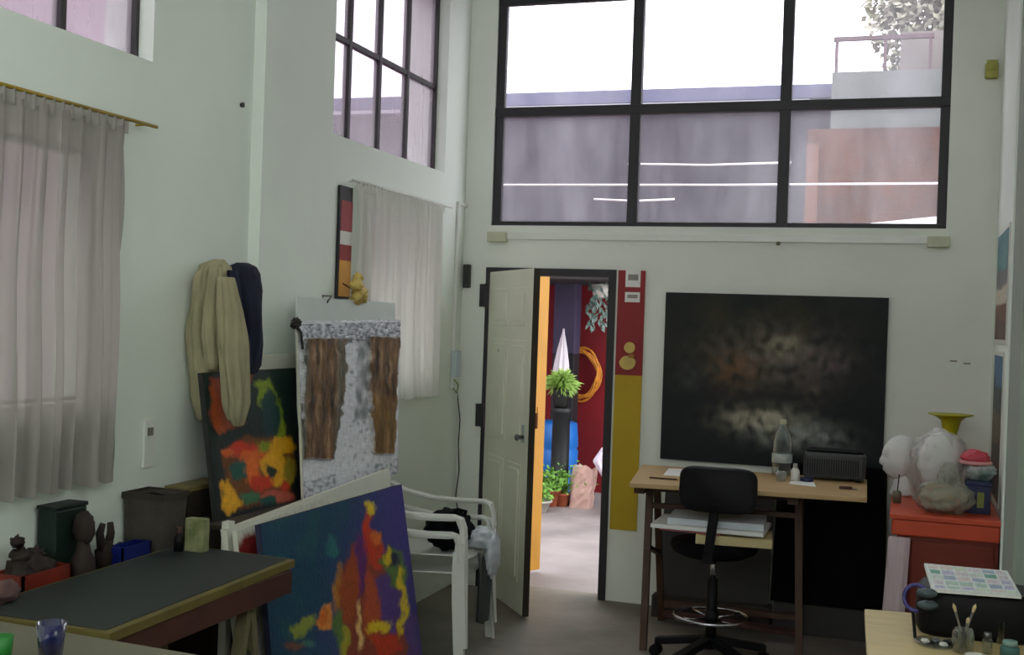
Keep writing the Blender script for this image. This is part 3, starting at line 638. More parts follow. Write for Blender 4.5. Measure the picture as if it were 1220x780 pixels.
def bg2(x, y, u, v):
    xs = x-.035*(400-y)
    if inb(xs, y):
        s_ = noise.noise(Vector((x*.30, y*.02, 2)))+.5*noise.noise(Vector((x*.8, y*.06, 7)))
        c = mixc(S(78, 64, 52)[:3], S(134, 98, 66)[:3], max(0, min(1, .5+1.1*s_)))
        if s_ > .42: c = S(176, 142, 112)[:3]
        if s_ < -.38: c = S(52, 44, 42)[:3]
        if 400 < xs < 412 or xs < 366: c = mixc(c, S(104, 106, 98)[:3], .6)
        if y > 470 and xs > 440: c = mixc(c, S(150, 110, 50)[:3], .35)
        return c
    if 426 <= xs < 440 and y < 500 and y > 403: return mixc(S(128, 134, 138)[:3], cw, max(0, min(1, .3+noise.noise(Vector((x*.2, y*.08, 3))))))
    if noise.noise(Vector((x*.25, y*.2, 11))) > .42 and 415 < x < 440: return S(120, 126, 140)[:3]
    return bgf(x, y, u, v)
def rel(x, y):
    xs = x-.035*(400-y)
    if inb(xs, y): return .012+.010*noise.noise(Vector((x*.55, y*.05, 2)))
    if y < 405: return .004+.006*abs(noise.noise(Vector((x*.33, y*.33, 1))))
    return 0
painted('painted_relief', (tl, tr_, br_, bl_), bg2, [], t, 150, 190, 1.6, rel, seed=1, soft=1.3)
q = MB(); q.blob(tl+Vector((.01, -.03, -.01)), .022, .3, 4); q.tube([tl+Vector((0, -.03, 0)), tl+Vector((.02, -.0, -.05)), tl+Vector((.02, .02, -.12))], .006, 6); q.build('cord_knot', mat('dark_knot', S(50, 48, 46), .8, var=.2), t)
# grey-white board behind
t = thing('drawing_board', 'blank grey-white board standing behind the bark relief picture', 'board', (-2.53, 4.95, bz))
a0 = atX(357, 360, -2.54); a1 = atX(470, 355, -2.54); ztb = (a0.z+a1.z)/2
MB().quadbox([(-2.50, a0.y-.03, bz), (-2.488, a0.y-.03, bz), (-2.488, a1.y, bz), (-2.50, a1.y, bz), (-2.548, a0.y-.03, ztb), (-2.536, a0.y-.03, ztb), (-2.536, a1.y, ztb), (-2.548, a1.y, ztb)]).build('board', mat('greyish_board', S(206, 212, 208), .8, var=.04), t, bevel=.002)
q = MB(); q.tube([(-2.536, a0.y+.25, ztb-.02), (-2.515, a0.y+.25, ztb+.012), (-2.56, a0.y+.25, ztb+.012), (-2.552, a0.y+.25, ztb-.02)], .005, 6); q.build('clip', STEEL, t)

# large blank white canvas behind the blue painting
t = thing('white_canvas', 'large blank primed canvas showing above the blue painting', 'canvas', (-2.33, 4.5, 0), 'paintings stacked along the left wall')
tl, tr_, br_, bl_ = Vector((-2.34, 3.765, .85)), Vector((-2.34, 5.19, .918)), Vector((-2.20, 5.19, .02)), Vector((-2.20, 3.765, .02))
canvas_body(t, tl, tr_, br_, bl_, .025, CANVW, 'canvas')
t = thing('white_canvas', 'second primed canvas with red smear, end on beside the slate table', 'canvas', (-2.29, 4.2, 0), 'paintings stacked along the left wall')
tl, tr_, br_, bl_ = Vector((-2.29, 3.755, .85)), Vector((-2.29, 4.5, .885)), Vector((-2.16, 4.5, .02)), Vector((-2.16, 3.755, .02))
canvas_body(t, tl, tr_, br_, bl_, .02, CANVW, 'canvas')
painted('painted_face', (tl, tr_, br_, bl_), lambda x, y, u, v: S(208, 206, 192)[:3], [((297, 652, 14, 16), S(140, 34, 30)[:3]), ((290, 664, 10, 10), S(120, 30, 26)[:3]), ((272, 655, 4, 14), S(200, 200, 150)[:3])], t, 60, 60, 4, seed=5)
# blue painting
t = thing('abstract_painting', 'large blue painting with an orange flame-like figure leaning in front', 'painting', (-2.15, 4.4, 0), 'paintings stacked along the left wall')
tl, tr_, br_, bl_ = Vector((-2.215, 3.79, .873)), Vector((-2.215, 5.06, .867)), Vector((-2.075, 5.075, .012)), Vector((-2.075, 3.755, .012))
canvas_body(t, tl, tr_, br_, bl_, .022, mat('blue_canvas_edge', S(40, 44, 70), .8, var=.2))
cTe, cBl, cPu, cOr, cRe, cYe, cGr, cPk = [S(*c)[:3] for c in ((14, 62, 90), (26, 42, 104), (64, 58, 132), (214, 110, 34), (196, 56, 26), (226, 196, 40), (90, 120, 60), (226, 150, 120))]
def bgb(x, y, u, v):
    c = mixc(cTe, cPu, min(1, max(0, (x-400+.25*(y-600))/70))); c = mixc(c, cBl, min(1, max(0, (v-.55)*1.6)))
    n = noise.noise(Vector((x*.05, y*.03, 5))); return mixc(c, S(22, 80, 84)[:3], max(0, min(.7, n*1.5))) if u < .55 else c
shapes = [([(400, 690), (425, 640), (437, 630), (452, 650), (480, 700), (490, 790), (410, 790)], S(140, 60, 44)[:3]),
    ([(436, 598), (442, 598), (441, 625), (450, 640), (460, 668), (450, 680), (440, 670), (430, 650)], cRe), ((440, 604, 4, 10), cYe), ((447, 640, 6, 8), cOr),
    ([(412, 672), (428, 640), (430, 690), (422, 740), (408, 740), (404, 700)], S(160, 70, 30)[:3]), ([(424, 640), (432, 636), (436, 690), (428, 720)], S(96, 40, 110)[:3]),
    ([(436, 680), (452, 690), (462, 730), (448, 770), (436, 760)], S(180, 76, 40)[:3]), ([(448, 690), (458, 680), (482, 720), (470, 760), (456, 740)], S(86, 60, 130)[:3]),
    ([(452, 665), (462, 650), (478, 660), (484, 680), (480, 710), (470, 700), (462, 690)], cGr), ((468, 668, 8, 9), S(24, 30, 60)[:3]), ((461, 662, 3, 12), cYe), ((475, 690, 3, 16), cYe),
    ([(476, 690), (484, 700), (486, 740), (474, 760), (478, 730)], cYe), ([(440, 740), (470, 742), (456, 752), (440, 756)], cYe), ([(444, 760), (470, 752), (478, 775), (450, 785)], cRe),
    ([(378, 728), (396, 720), (396, 748), (380, 750)], S(226, 140, 60)[:3]), ((386, 735, 6, 8), cOr), ([(344, 748), (372, 730), (378, 745), (352, 760)], S(140, 150, 60)[:3]), ((402, 750, 5, 22), cGr), ((410, 765, 6, 20), S(170, 160, 50)[:3]), ((402, 700, 3, 30), S(180, 120, 40)[:3]), ((430, 745, 3, 30), S(236, 190, 120)[:3]),
    ((396, 650, 7, 14), S(40, 110, 110)[:3]), ((360, 690, 12, 8), S(24, 64, 90)[:3]), ((490, 760, 8, 30), S(90, 60, 130)[:3]), ((350, 770, 14, 5), S(120, 70, 50)[:3]), ((366, 765, 8, 5), S(60, 120, 110)[:3])]
painted('painted_canvas', (tl, tr_, br_, bl_), bgb, shapes, t, 150, 130, 5, seed=4)

# ---------- slate table and things behind it
TZ = .78
P4 = [(-2.50, 2.64), (-1.985, 2.64), (-2.022, 3.711), (-2.524, 3.751)]
t = thing('slate_table', 'dark grey topped table with worn wooden edging along the left wall', 'table', (-2.26, 3.1, 0))
MB().slab(P4, TZ-.028, TZ).build('edging', EDGEW, t, bevel=.002)
MB().slab([(-2.485, 2.66), (-2.012, 2.66), (-2.045, 3.695), (-2.508, 3.732)], TZ, TZ+.002).build('tabletop', SLATE, t)
q = MB(); q.box(-2.03, -2.005, 2.66, 3.66, TZ-.105, TZ-.028); q.box(-2.48, -2.455, 2.66, 3.66, TZ-.105, TZ-.028); q.box(-2.48, -2.01, 3.63, 3.66, TZ-.105, TZ-.028); q.box(-2.48, -2.01, 2.66, 2.69, TZ-.105, TZ-.028); q.build('apron', REDW, t)
for x, y in ((-2.06, 3.45), (-2.42, 3.45), (-2.06, 2.85), (-2.42, 2.85)):
    MB().bar((x, y, TZ-.03), (x, y+.13, 0), .04, .03).build('leg', OLIVEW, t); MB().bar((x, y+.02, TZ-.03), (x, y-.16, 0), .04, .03).build('leg', OLIVEW, t)
for y in (3.45, 2.85): MB().bar((-2.06, y, TZ-.06), (-2.42, y, TZ-.06), .06, .04).build('rail', OLIVEW, t)
q = MB(); q.tube([(-2.06, 2.8, .5), (-2.06, 3.5, .5)], .012, 8); q.build('metal_bar', STEEL, t, smooth=True)
t = thing('wall_bench', 'low dark bench between the slate table and the left wall', 'bench', (-2.6, 3.1, 0))
BZ = .74
MB().box(XL2+.005, -2.53, 2.64, 3.82, BZ-.03, BZ).build('bench_top', DWOOD, t, bevel=.003)
for y in (2.7, 3.2, 3.75): MB().box(XL2+.01, -2.54, y-.015, y+.015, 0, BZ-.03).build('leg', DWOOD, t)
def base(px, py, X): p = atX(px, py, X); return Vector((X, p.y, BZ))
# orange tray with clay pieces
p = base(48, 690, -2.6)
y0, y1 = atX(20, 680, -2.56).y, atX(78, 670, -2.56).y
t = thing('clay_tray', 'orange-red tray heaped with dark clay scraps at far left', 'tray', (-2.6, (y0+y1)/2, BZ))
q = MB(); q.box(-2.66, -2.535, y0, y1, BZ, BZ+.012); [q.box(a, b, c_, d, BZ, BZ+.075) for a, b, c_, d in ((-2.66, -2.652, y0, y1), (-2.543, -2.535, y0, y1), (-2.66, -2.535, y0, y0+.008), (-2.66, -2.535, y1-.008, y1))]; q.build('tray', ORTRAY, t)
yc = (y0+y1)/2; rnd = random.Random(6)
for i, (dy, dz, r_) in enumerate(((-.06, .09, .045), (.0, .10, .05), (.06, .085, .04), (-.045, .14, .032), (.03, .135, .028), (-.07, .19, .022))):
    tag(MB().blob((-2.6+rnd.uniform(-.01, .01), yc+dy, BZ+dz-.02), (r_*.9, r_, r_*.8), .3, 3, seed=i*3).build('clay_lump', CLAY, smooth=True), ['large dark clay lump at the left of the orange tray', 'largest clay lump in the middle of the orange tray', 'clay lump at the right end of the orange tray', 'clay lump resting on the left of the heap', 'small clay lump resting on the right of the heap', 'smallest clay nub on top of the heap in the tray'][i], 'clay lump', 'clay lumps in the tray')
# green can, bust, figurine, blue box
p = base(78, 675, -2.63); y0, y1 = atX(60, 640, -2.62).y, atX(97, 640, -2.62).y; zt = atX(80, 601, -2.62).z
t = thing('green_tin', 'tall dark green rectangular tin beside the brown clay bust', 'tin', (-2.63, (y0+y1)/2, BZ))
MB().box(-2.675, -2.60, y0, y1, BZ, zt-.01).build('body', GREEND, t, bevel=.006); MB().box(-2.678, -2.597, y0-.003, y1+.003, zt-.01, zt+.004).build('lid', GREEND, t, bevel=.003)
p = base(98, 690, -2.565); sc = .5; zt = atX(98, 612, -2.565).z
t = thing('clay_bust', 'dark brown clay bust on the bench behind the slate table', 'sculpture', tuple(p))
h = zt-BZ
q = MB(); q.lathe([(.035, 0), (.042, .004), (.040, h*.3), (.026, h*.42), (.02, h*.55), (.022, h*.6)], p, 18); q.build('shoulders', CLAY, t, smooth=True)
def headfn(d):
    k = 1
    g = lambda c, s: math.exp(-((d-Vector(c).normalized()).length/s)**2)
    return k+.22*g((1, 0, -.12), .22)+.08*g((.75, 0, -.8), .35)-.10*g((.9, .35, .12), .2)-.10*g((.9, -.35, .12), .2)+.05*g((1, 0, -.5), .18)+.05*g((1, 0, .45), .35)
q = MB(); q.blob(p+Vector((0, 0, h*.78)), (.038, .032, h*.25), .08, 4, 24, 18, fn=headfn); q.build('head', CLAY, t, smooth=True)
t = thing('clay_figurine', 'small forked brown clay figurine right of the clay bust', 'sculpture', tuple(base(124, 680, -2.6))); p = base(124, 680, -2.6)
h = atX(126, 622, -2.6).z-BZ
q = MB(); q.blob(p+Vector((0, 0, h*.3)), (.03, .035, h*.32), .2, 3, seed=4); q.tube([p+Vector((0, -.015, h*.4)), p+Vector((0, -.03, h*.8)), p+Vector((.005, -.02, h))], [.016, .014, .01], 8); q.tube([p+Vector((0, .012, h*.4)), p+Vector((0, .03, h*.75)), p+Vector((0, .025, h*.97))], [.016, .014, .011], 8); q.build('figure', CLAY, t, smooth=True)
y0, y1 = atX(124, 660, -2.555).y, atX(174, 645, -2.555).y
t = thing('blue_box', 'deep blue open plastic box right of the clay figurine', 'box', (-2.56, (y0+y1)/2, BZ))
q = MB(); q.box(-2.60, -2.532, y0+.07, y1, BZ, BZ+.01); [q.box(a, b, c_, d, BZ, BZ+.08) for a, b, c_, d in ((-2.60, -2.594, y0+.07, y1), (-2.538, -2.532, y0+.07, y1), (-2.60, -2.532, y0+.07, y0+.076), (-2.60, -2.532, y1-.006, y1))]; q.build('box', DBLUE, t)
tag(MB().blob((-2.645, y1-.01, BZ+.03), (.03, .06, .033), .2, 3, seed=8).build('clay_lump', CLAY, smooth=True), 'dark clay lump lying behind the deep blue box', 'clay lump')
# grey-brown bucket / drum and dark wooden crate
p = base(190, 640, -2.58); yc = atX(188, 610, -2.58).y; hw = (atX(207, 610, -2.58).y-atX(166, 610, -2.58).y)/2*.85; zt = atX(188, 587, -2.58).z
t = thing('storage_bin', 'grey-brown square bin standing in the dim corner of the bench', 'bin', (-2.59, yc, BZ))
q = MB(); rings = [[(-2.59+k*.085*sx, yc+k*hw*.86*sy, z) for sx, sy in ((-1, -1), (1, -1), (1, 1), (-1, 1))] for k, z in ((.86, BZ), (1, zt), (.92, zt), (.82, BZ+.02))]; q.loft(rings); q.build('bin_body', mat('grey_brown_weave', S(68, 62, 54), .8, var=.3, vscale=12, bump=.4), t, bevel=.006)
q = MB(); q.loft([[(-2.59+k*.09*sx, yc+k*hw*.9*sy, z) for sx, sy in ((-1, -1), (1, -1), (1, 1), (-1, 1))] for k, z in ((1, zt-.015), (1, zt+.006), (.9, zt+.006), (.9, zt-.015))]); q.build('rim', DWOOD, t)
y0, y1 = atX(214, 600, -2.60).y, 4.0
t = thing('wooden_crate', 'dark wooden crate with pale top edge under the hanging coat', 'crate', (-2.6, 4.0, BZ))
# crate sits on the chest/bench end
y0 = 3.86
MB().box(XL2+.02, -2.575, y0+.01, 4.12, bz, .955).build('crate_body', DWOOD, t, bevel=.003); MB().box(XL2+.015, -2.57, y0, 4.13, .955, .972).build('crate_top', mat('yellowish_wood', S(128, 112, 66), .6, var=.3), t)
# pale carton + small dark bottles at the back of the table
p0 = Vector((-2.30, 3.67, 0))
t = thing('pale_carton', 'pale yellow-green carton standing at the back corner of the slate table', 'box', (-2.36, 3.66, TZ))
ya = 3.665
xa, xb = atY(224, 630, ya).x, atY(246, 630, ya).x
MB().box(xa, xb, ya-.02, ya+.02, TZ+.002, atY(235, 617, ya).z).build('carton', mat('yellow_green_card', S(140, 142, 104), .8, vscale=20, col2=S(100, 108, 64)), t, bevel=.002)
t = thing('ink_bottle', 'small black ink bottle beside the pale carton on the slate table', 'bottle', (-2.42, 3.66, TZ))
xa = atY(219, 640, ya).x
MB().lathe([(.001, 0), (.018, 0), (.018, .05), (.009, .06), (.009, .065), (.001, .065)], (xa, ya-.03, TZ+.002), 14).build('bottle', BPLASTIC, t, smooth=True); MB().lathe([(.001, 0), (.011, 0), (.011, .02), (.001, .02)], (xa, ya-.03, TZ+.067), 12).build('cap', mat('brown_cap', S(80, 50, 40), .5, var=.2), t)
t = thing('stretched_canvas', 'small thick white canvas end-on by the slate table corner', 'canvas', (-2.3, 3.68, 0), 'paintings stacked along the left wall')
MB().quadbox([(-2.375, 3.79, .0), (-2.345, 3.79, .0), (-2.345, 3.83, .0), (-2.375, 3.83, .0), (-2.375, 3.79, .87), (-2.345, 3.79, .87), (-2.345, 3.83, .87), (-2.375, 3.83, .87)]).build('canvas', CANVW, t)

# ---------- foreground table lower left with blue glass
t = thing('beige_table', 'beige topped table cutting across the lower left corner', 'table', (-2.0, 2.3, 0))
MB().slab([(-2.52, 1.75), (-1.45, 1.75), (-1.50, 2.555), (-2.52, 2.625)], .752, .782).build('tabletop', mat('beige_laminate', S(116, 113, 94), .6, var=.08, vscale=4), t, bevel=.003)
for x, y in ((-2.48, 1.8), (-1.52, 1.8), (-2.48, 2.56), (-1.55, 2.50)): MB().bar((x, y, 0), (x, y, .752), .04).build('leg', DWOOD, t)
p = atZ(60, 789, .782)
t = thing('blue_tumbler', 'blue glass tumbler at bottom left on the beige table', 'glass', tuple(p))
h = (atY(60, 741, p.y).z-.782); MB().lathe([(.001, .0), (.026, 0), (.036, h), (.0335, h), (.024, .012), (.001, .012)], p, 24).build('glass', BLUEG, t, smooth=True)
MB().lathe([(.001, .013), (.0235, .013), (.028, h*.5), (.001, h*.5)], p, 20).build('water', mat('blue_water', S(20, 30, 110), .2, var=.1, trans=.3), t, smooth=True)
p = atZ(2, 786, .782)
t = thing('green_cup', 'green plastic cup at the very lower left corner', 'cup', tuple(p))
h = (atY(2, 757, p.y).z-.782); MB().lathe([(.001, 0), (.022, 0), (.026, h), (.023, h), (.02, .01), (.001, .01)], p, 20).build('cup', mat('green_plastic', S(40, 130, 50), .5, var=.2), t, smooth=True)
p = Vector((-2.47, 2.74, TZ+.002))
p = atZ(8, 718, TZ+.002)
t = thing('rag', 'crumpled pinkish-grey rag at the left edge on the slate table', 'rag', tuple(p))
MB().blob(p+Vector((-.01, 0, .03)), (.03, .05, .035), .15, 3, 28, 18, seed=3).build('cloth', mat('pinkish_rag', S(104, 78, 76), .9, var=.4, vscale=25), t, smooth=True)

# ================================================================== PLASTIC CHAIRS
def monobloc(label, x0, yc, z0, rz):
    """stacking armchair, front towards +x local"""
    t = thing('plastic_armchair', label, 'chair', (x0, yc, z0), 'stacked white plastic armchairs', rz); M = W[t.name]
    g = lambda x, y, z: M @ Vector((x, y, z))
    q = MB()
    # seat, dished
    q.grid(lambda u, v: g(-.22+.46*u, (-.23+.46*v)*(1-.06*(1-u)), .43-.02*math.sin(math.pi*v)-.02*(1-u)+(-.02 if u > .97 else 0)), 14, 14)
    q.build('seat', PLASTIC, t, smooth=True, solid=.006)
    # back: frame and slats, curved
    q = MB()
    def bk(v, y): return g(-.22-.10*v-.03*math.cos(y*6), y, .41+.38*v)
    for y0_ in (-.20, -.12, -.04, .04, .12): q.grid(lambda u, v: bk(v*.93, y0_+.045*u+.012), 2, 10)
    q.grid(lambda u, v: bk(.86+.14*v*(1-.35*abs(2*u-1)**2), -.225+.45*u), 16, 3)
    for s_ in (-1, 1): q.grid(lambda u, v: bk(v*.9, s_*(.195+.04*u)), 2, 10)
    q.build('backrest', PLASTIC, t, smooth=True, solid=.007)
    for s_ in (-1, 1):
        q = MB(); pts = [(-.30, .225, .70), (-.22, .24, .66), (-.08, .262, .63), (.08, .27, .625), (.2, .268, .63), (.245, .262, .615), (.262, .258, .57), (.268, .262, .50)]
        rings = []
        for i, (x, y, z) in enumerate(pts):
            wd = .028 if i < 6 else .024
            if i < 5: rings.append([g(x, s_*(y-wd), z), g(x, s_*(y+wd), z), g(x, s_*(y+wd), z-.012), g(x, s_*(y+wd-.006), z-.028), g(x, s_*(y+wd-.012), z-.012), g(x, s_*(y-wd), z-.01)])
            else: rings.append([g(x, s_*(y-wd), z), g(x, s_*(y+wd), z), g(x-.012, s_*(y+wd), z-.004), g(x-.028, s_*(y+wd-.006), z-.01), g(x-.014, s_*(y+wd-.012), z-.006), g(x-.012, s_*(y-wd), z-.006)])
        q.loft(rings); q.build('armrest', PLASTIC, t, smooth=False, bevel=.002)
        # front leg : tapered channel
        q = MB(); rings = []
        for z, wd, x, y in ((.54, .026, .266, .262), (.43, .042, .262, .25), (.3, .040, .268, .255), (.15, .030, .278, .262), (.0, .021, .288, .268)):
            rings.append([g(x, s_*(y-wd), z), g(x+.003, s_*y, z), g(x, s_*(y+wd*.5), z), g(x-.05, s_*(y+wd*.5), z), g(x-.048, s_*(y+wd*.5-.008), z), g(x-.008, s_*(y+wd*.5-.008), z), g(x-.005, s_*(y-wd), z)])
        q.loft(rings); q.build('leg', PLASTIC, t, bevel=.001)
        q = MB(); rings = []
        for z, wd, x, y in ((.42, .035, -.24, .215), (.3, .034, -.26, .225), (.15, .028, -.285, .24), (.0, .02, -.31, .25)):
            rings.append([g(x, s_*(y-wd), z), g(x, s_*(y+wd*.5), z), g(x+.045, s_*(y+wd*.5), z), g(x+.043, s_*(y+wd*.5-.008), z), g(x+.008, s_*(y+wd*.5-.008), z), g(x+.006, s_*(y-wd), z)])
        q.loft(rings); q.build('leg', PLASTIC, t, bevel=.001)
    return t
CX, CY, CRZ = -2.245, 5.49, math.radians(4)
monobloc('lower white plastic armchair of the pair stacked by the door', CX, CY, 0, CRZ)
monobloc('upper white plastic armchair of the pair, black bag on its seat', CX+.01, CY-.0, .085, CRZ)
p = atY(541, 655, CY)
t = thing('black_bag', 'black crumpled bag lying on the seat of the upper plastic chair', 'bag', (CX+.12, CY-.03, .51))
MB().blob((CX+.11, CY+.0, .60), (.11, .14, .10), .14, 2.6, 36, 24, seed=2).build('bag_body', BFABRIC, t, smooth=True)
q = MB(); q.tube([(CX+.12, CY-.08, .66), (CX+.17, CY-.05, .71), (CX+.19, CY+.02, .69), (CX+.16, CY+.06, .64)], .008, 8); q.build('strap', BFABRIC, t, smooth=True)
t = thing('plastic_bag', 'crumpled whitish plastic bag hanging over the front of the upper chair', 'bag', (CX+.25, CY+.12, .4))
MB().blob((CX+.235, CY+.12, .545), (.065, .10, .055), .12, 3.5, 32, 22, seed=7).build('bag_top', mat('milky_film', S(206, 212, 220), .3, var=.15, vscale=20), t, smooth=True)
MB().blob((CX+.30, CY+.13, .47), (.03, .075, .11), .14, 3.5, 32, 22, seed=9).build('bag_drape', mat('milky_film', S(206, 212, 220)), t, smooth=True)
q = MB(); q.grid(lambda u, v: (CX+.275+.012*math.sin(u*14+v*3)+.01*v, CY-.02+.2*u*(1-.2*v), .50-.34*v-.03*math.sin(3*u)), 20, 14)
tag(q.build('grey_cloth', GREYCL, smooth=True, solid=.006), 'dark grey cloth hanging from the chair seat under the plastic bag', 'cloth')

# ================================================================== BACK WALL THINGS
# cable trunking under the window
z0 = atY(600, 281, D).z; z1 = atY(1100, 290, D).z; zc = (z0+z1)/2
t = thing('cable_trunking', 'long thin white cable trunking under the big window', 'trunking', (-1.1, D, zc-.02))
MB().box(-2.44, .19, D-.018, D, zc-.012, zc+.028).build('trunking', PLASTIC, t, bevel=.003)
for xa, xb in ((-2.465, -2.345), (.09, .205)): MB().box(xa, xb, D-.05, D, zc-.03, zc+.03).build('end_box', mat('ivory_plastic', S(196, 196, 170), .5, var=.06), t, bevel=.004)
p = atY(927, 290, D-.02); MB().blob(p, .012, .1).build('clip', mat('dull_clip', S(110, 108, 84), .6, var=.1), t)
# banner right of door
xa, xb = -1.638, -1.475; zt = 1.972; zm = 1.35; zb = .43
t = thing('painted_banner', 'narrow red and yellow banner on the wall right of the door', 'banner', ((xa+xb)/2, D, zb))
MB().box(xa, xb, D-.012, D-.001, zm, zt).build('red_field', RED_PAINT, t); MB().box(xa, xb, D-.012, D-.001, zb, zm).build('yellow_field', YEL_PAINT, t)
for z0_, z1_ in ((atY(755, 342, D).z, zt+.002), (atY(755, 360, D).z, atY(755, 348, D).z)):
    l = MB().box(xa+.045, xb-.028, D-.0145, D-.012, z0_, z1_).build('label', PAPER, t)
    MB().box(xa+.06, xb-.042, D-.0155, D-.0145, z0_*.6+z1_*.4, z0_*.25+z1_*.75).build('print', LABELP, l)
p = atY(750, 425, D-.02)
def disc(mb, c, rx, rz, th=.012, seed=0):
    pts = [(c.x+rx*(1+.1*noise.noise(Vector((math.cos(a)*1.5, math.sin(a)*1.5, seed))))*math.cos(a), D-.013, c.z+rz*math.sin(a)) for a in [2*math.pi*k/24 for k in range(24)]]
    mb.extr(pts, (0, -th, 0))
q = MB(); disc(q, atY(751, 414, D), .034, .034, .010, 1); disc(q, atY(748.5, 432, D), .050, .042, .012, 2); q.build('blossom', PALEY, t, bevel=.004)
q = MB(); disc(q, atY(753, 424, D), .02, .012, .016, 3); q.build('blossom_centre', mat('ochre', S(170, 120, 50), .7, var=.2), t, bevel=.003)
# dark painting
ptl, ptr, pbl = atY(793, 348.5, D-.03), atY(1059, 354, D-.03), atY(787, 546, D-.03)
px0, px1, pz0, pz1 = (ptl.x+pbl.x)/2, ptr.x, pbl.z-.0, (ptl.z+ptr.z)/2
t = thing('dark_painting', 'large dark green-black painting with dim pale blotches on the back wall', 'painting', ((px0+px1)/2, D, pz0))
MB().box(px0, px1, D-.03, D-.001, pz0, pz1).build('stretcher', CANVK, t)
dk = S(9, 20, 22)[:3]
def bgd(x, y, u, v):
    c = mixc(dk, S(9, 17, 24)[:3], v)
    e = math.exp(-((u-.42)/.36)**2-((v-.25)/.28)**2); c = mixc(c, S(58, 52, 28)[:3], min(.8, e*(.55+.8*noise.noise(Vector((x*.03, y*.04, 2))))))
    def fl(cu, cv, ru, rv, colr, k, sd):
        nonlocal c
        d2_ = ((u-cu)/ru)**2+((v-cv)/rv)**2; n_ = .5+1.1*noise.noise(Vector((x*.09, y*.09, sd)))
        w_ = max(0, min(1, k*math.exp(-d2_)*n_)); c = mixc(c, colr, w_)
    fl(.50, .36, .26, .16, S(104, 94, 88)[:3], 1.1, 3); fl(.34, .45, .10, .10, S(120, 84, 56)[:3], .9, 6); fl(.72, .38, .10, .09, S(120, 104, 104)[:3], .7, 8); fl(.55, .3, .08, .07, S(160, 150, 130)[:3], .9, 9)
    fl(.48, .74, .16, .07, S(172, 166, 146)[:3], 1.7, 12); fl(.64, .81, .16, .07, S(146, 152, 146)[:3], 1.6, 15); fl(.78, .88, .10, .04, S(90, 96, 94)[:3], .9, 17); fl(.12, .5, .06, .08, S(60, 66, 66)[:3], .8, 19); fl(.68, .55, .06, .07, S(110, 94, 84)[:3], .7, 21)
    return c
painted('painted_canvas', (Vector((px0, D-.03, pz1)), Vector((px1, D-.03, pz1)), Vector((px1, D-.03, pz0)), Vector((px0, D-.03, pz0))), bgd, [], t, 150, 110, 4, m=attr_mat('dark_oil_paint', .75, .1), seed=3)
# black portfolio & grey board under desk
t = thing('black_portfolio', 'large black portfolio leaning on the back wall under the desk end', 'portfolio', (-.28, 6.75, 0))
MB().quadbox([(-.66, 6.60, .16), (-.06, 6.60, .16), (-.06, 6.64, .16), (-.66, 6.64, .16), (-.66, 6.80, .905), (-.075, 6.80, .905), (-.075, 6.84, .905), (-.66, 6.84, .905)]).build('case', CANVK, t, bevel=.005)
q = MB(); q.tube([(-.42, 6.815, .90), (-.42, 6.81, .935), (-.30, 6.81, .935), (-.30, 6.815, .90)], .008, 8); q.build('handle', BPLASTIC, t)
t = thing('wooden_block', 'low dark block the black portfolio rests on', 'block', (-.36, 6.62, 0)); MB().box(-.64, -.09, 6.57, 6.67, 0, .16).build('block', GREYB, t)
t = thing('grey_canvas', 'dull grey canvas leaning on the wall behind the swivel stool', 'canvas', (-1.0, 6.7, 0))
MB().quadbox([(-1.30, 6.66, .12), (-.68, 6.66, .12), (-.68, 6.68, .12), (-1.30, 6.68, .12), (-1.30, 6.825, .80), (-.68, 6.825, .80), (-.68, 6.845, .80), (-1.30, 6.845, .80)]).build('stretched_cloth', GREYB, t)
MB().box(-1.32, -.66, 6.60, 6.70, 0, .12).build('footing_plank', DWOOD, t)
# wall bits, right
p = atY(1187, 82, D-.03)
t = thing('wall_holder', 'small yellow-green plastic holder high on the back wall near the corner', 'holder', (p.x-.02, D, p.z-.04))
MB().box(p.x-.055, p.x+.01, D-.05, D, p.z-.05, p.z+.03).build('cup', mat('yellow_green', S(170, 168, 84), .6, var=.25, vscale=20), t, bevel=.006); MB().box(p.x-.05, p.x+.005, D-.056, D-.05, p.z-.01, p.z+.045).build('front_flap', mat('yellow_green', S(170, 168, 84)), t, bevel=.004)
for i, (x, y) in enumerate(((1136, 430), (1152, 433))):
    p = atY(x, y, D); tag(MB().box(p.x-.018, p.x+.018, D-.004, D, p.z-.004, p.z+.004).build('tape_mark', mat('grey_tape', S(130, 130, 124), .8, var=.1)), ['small grey tape scrap left of its twin above the orange cabinet', 'small grey tape scrap nearer the room corner above the cabinet'][i], 'tape')
# posters on the right wall
def poster(lab, y0, y1, z0, z1, cols, seed):
    t = thing('poster', lab, 'poster', (XR, (y0+y1)/2, z0), 'posters on the right wall')
    MB().box(XR-.006, XR-.001, y0, y1, z0, z1).build('sheet', WHITE, t)
    cs = [S(*c)[:3] for c in cols]
    def bg(x, y, u, v):
        n = v*len(cs)+.5*noise.noise(Vector((y*.08, x*.1, seed))); i = max(0, min(len(cs)-1, int(n))); return cs[i]
    painted('print', (Vector((XR-.006, y1-.02, z1-.02)), Vector((XR-.006, y0+.02, z1-.02)), Vector((XR-.006, y0+.02, z0+.02)), Vector((XR-.006, y1-.02, z0+.02))), bg, [], t, 40, 60, 2, m=attr_mat('print_ink', .5, .05), seed=seed, push=.0012)
poster('upper teal and brown landscape poster on the right wall', 5.93, 6.66, 1.62, 2.19, [(60, 110, 120), (70, 120, 124), (96, 92, 92), (190, 176, 160), (110, 64, 52), (90, 56, 48)], 3)
poster('lower dark blue and brown poster on the right wall', 6.02, 6.60, .84, 1.58, [(70, 110, 150), (50, 60, 66), (96, 80, 62), (60, 50, 44), (28, 26, 30)], 6)

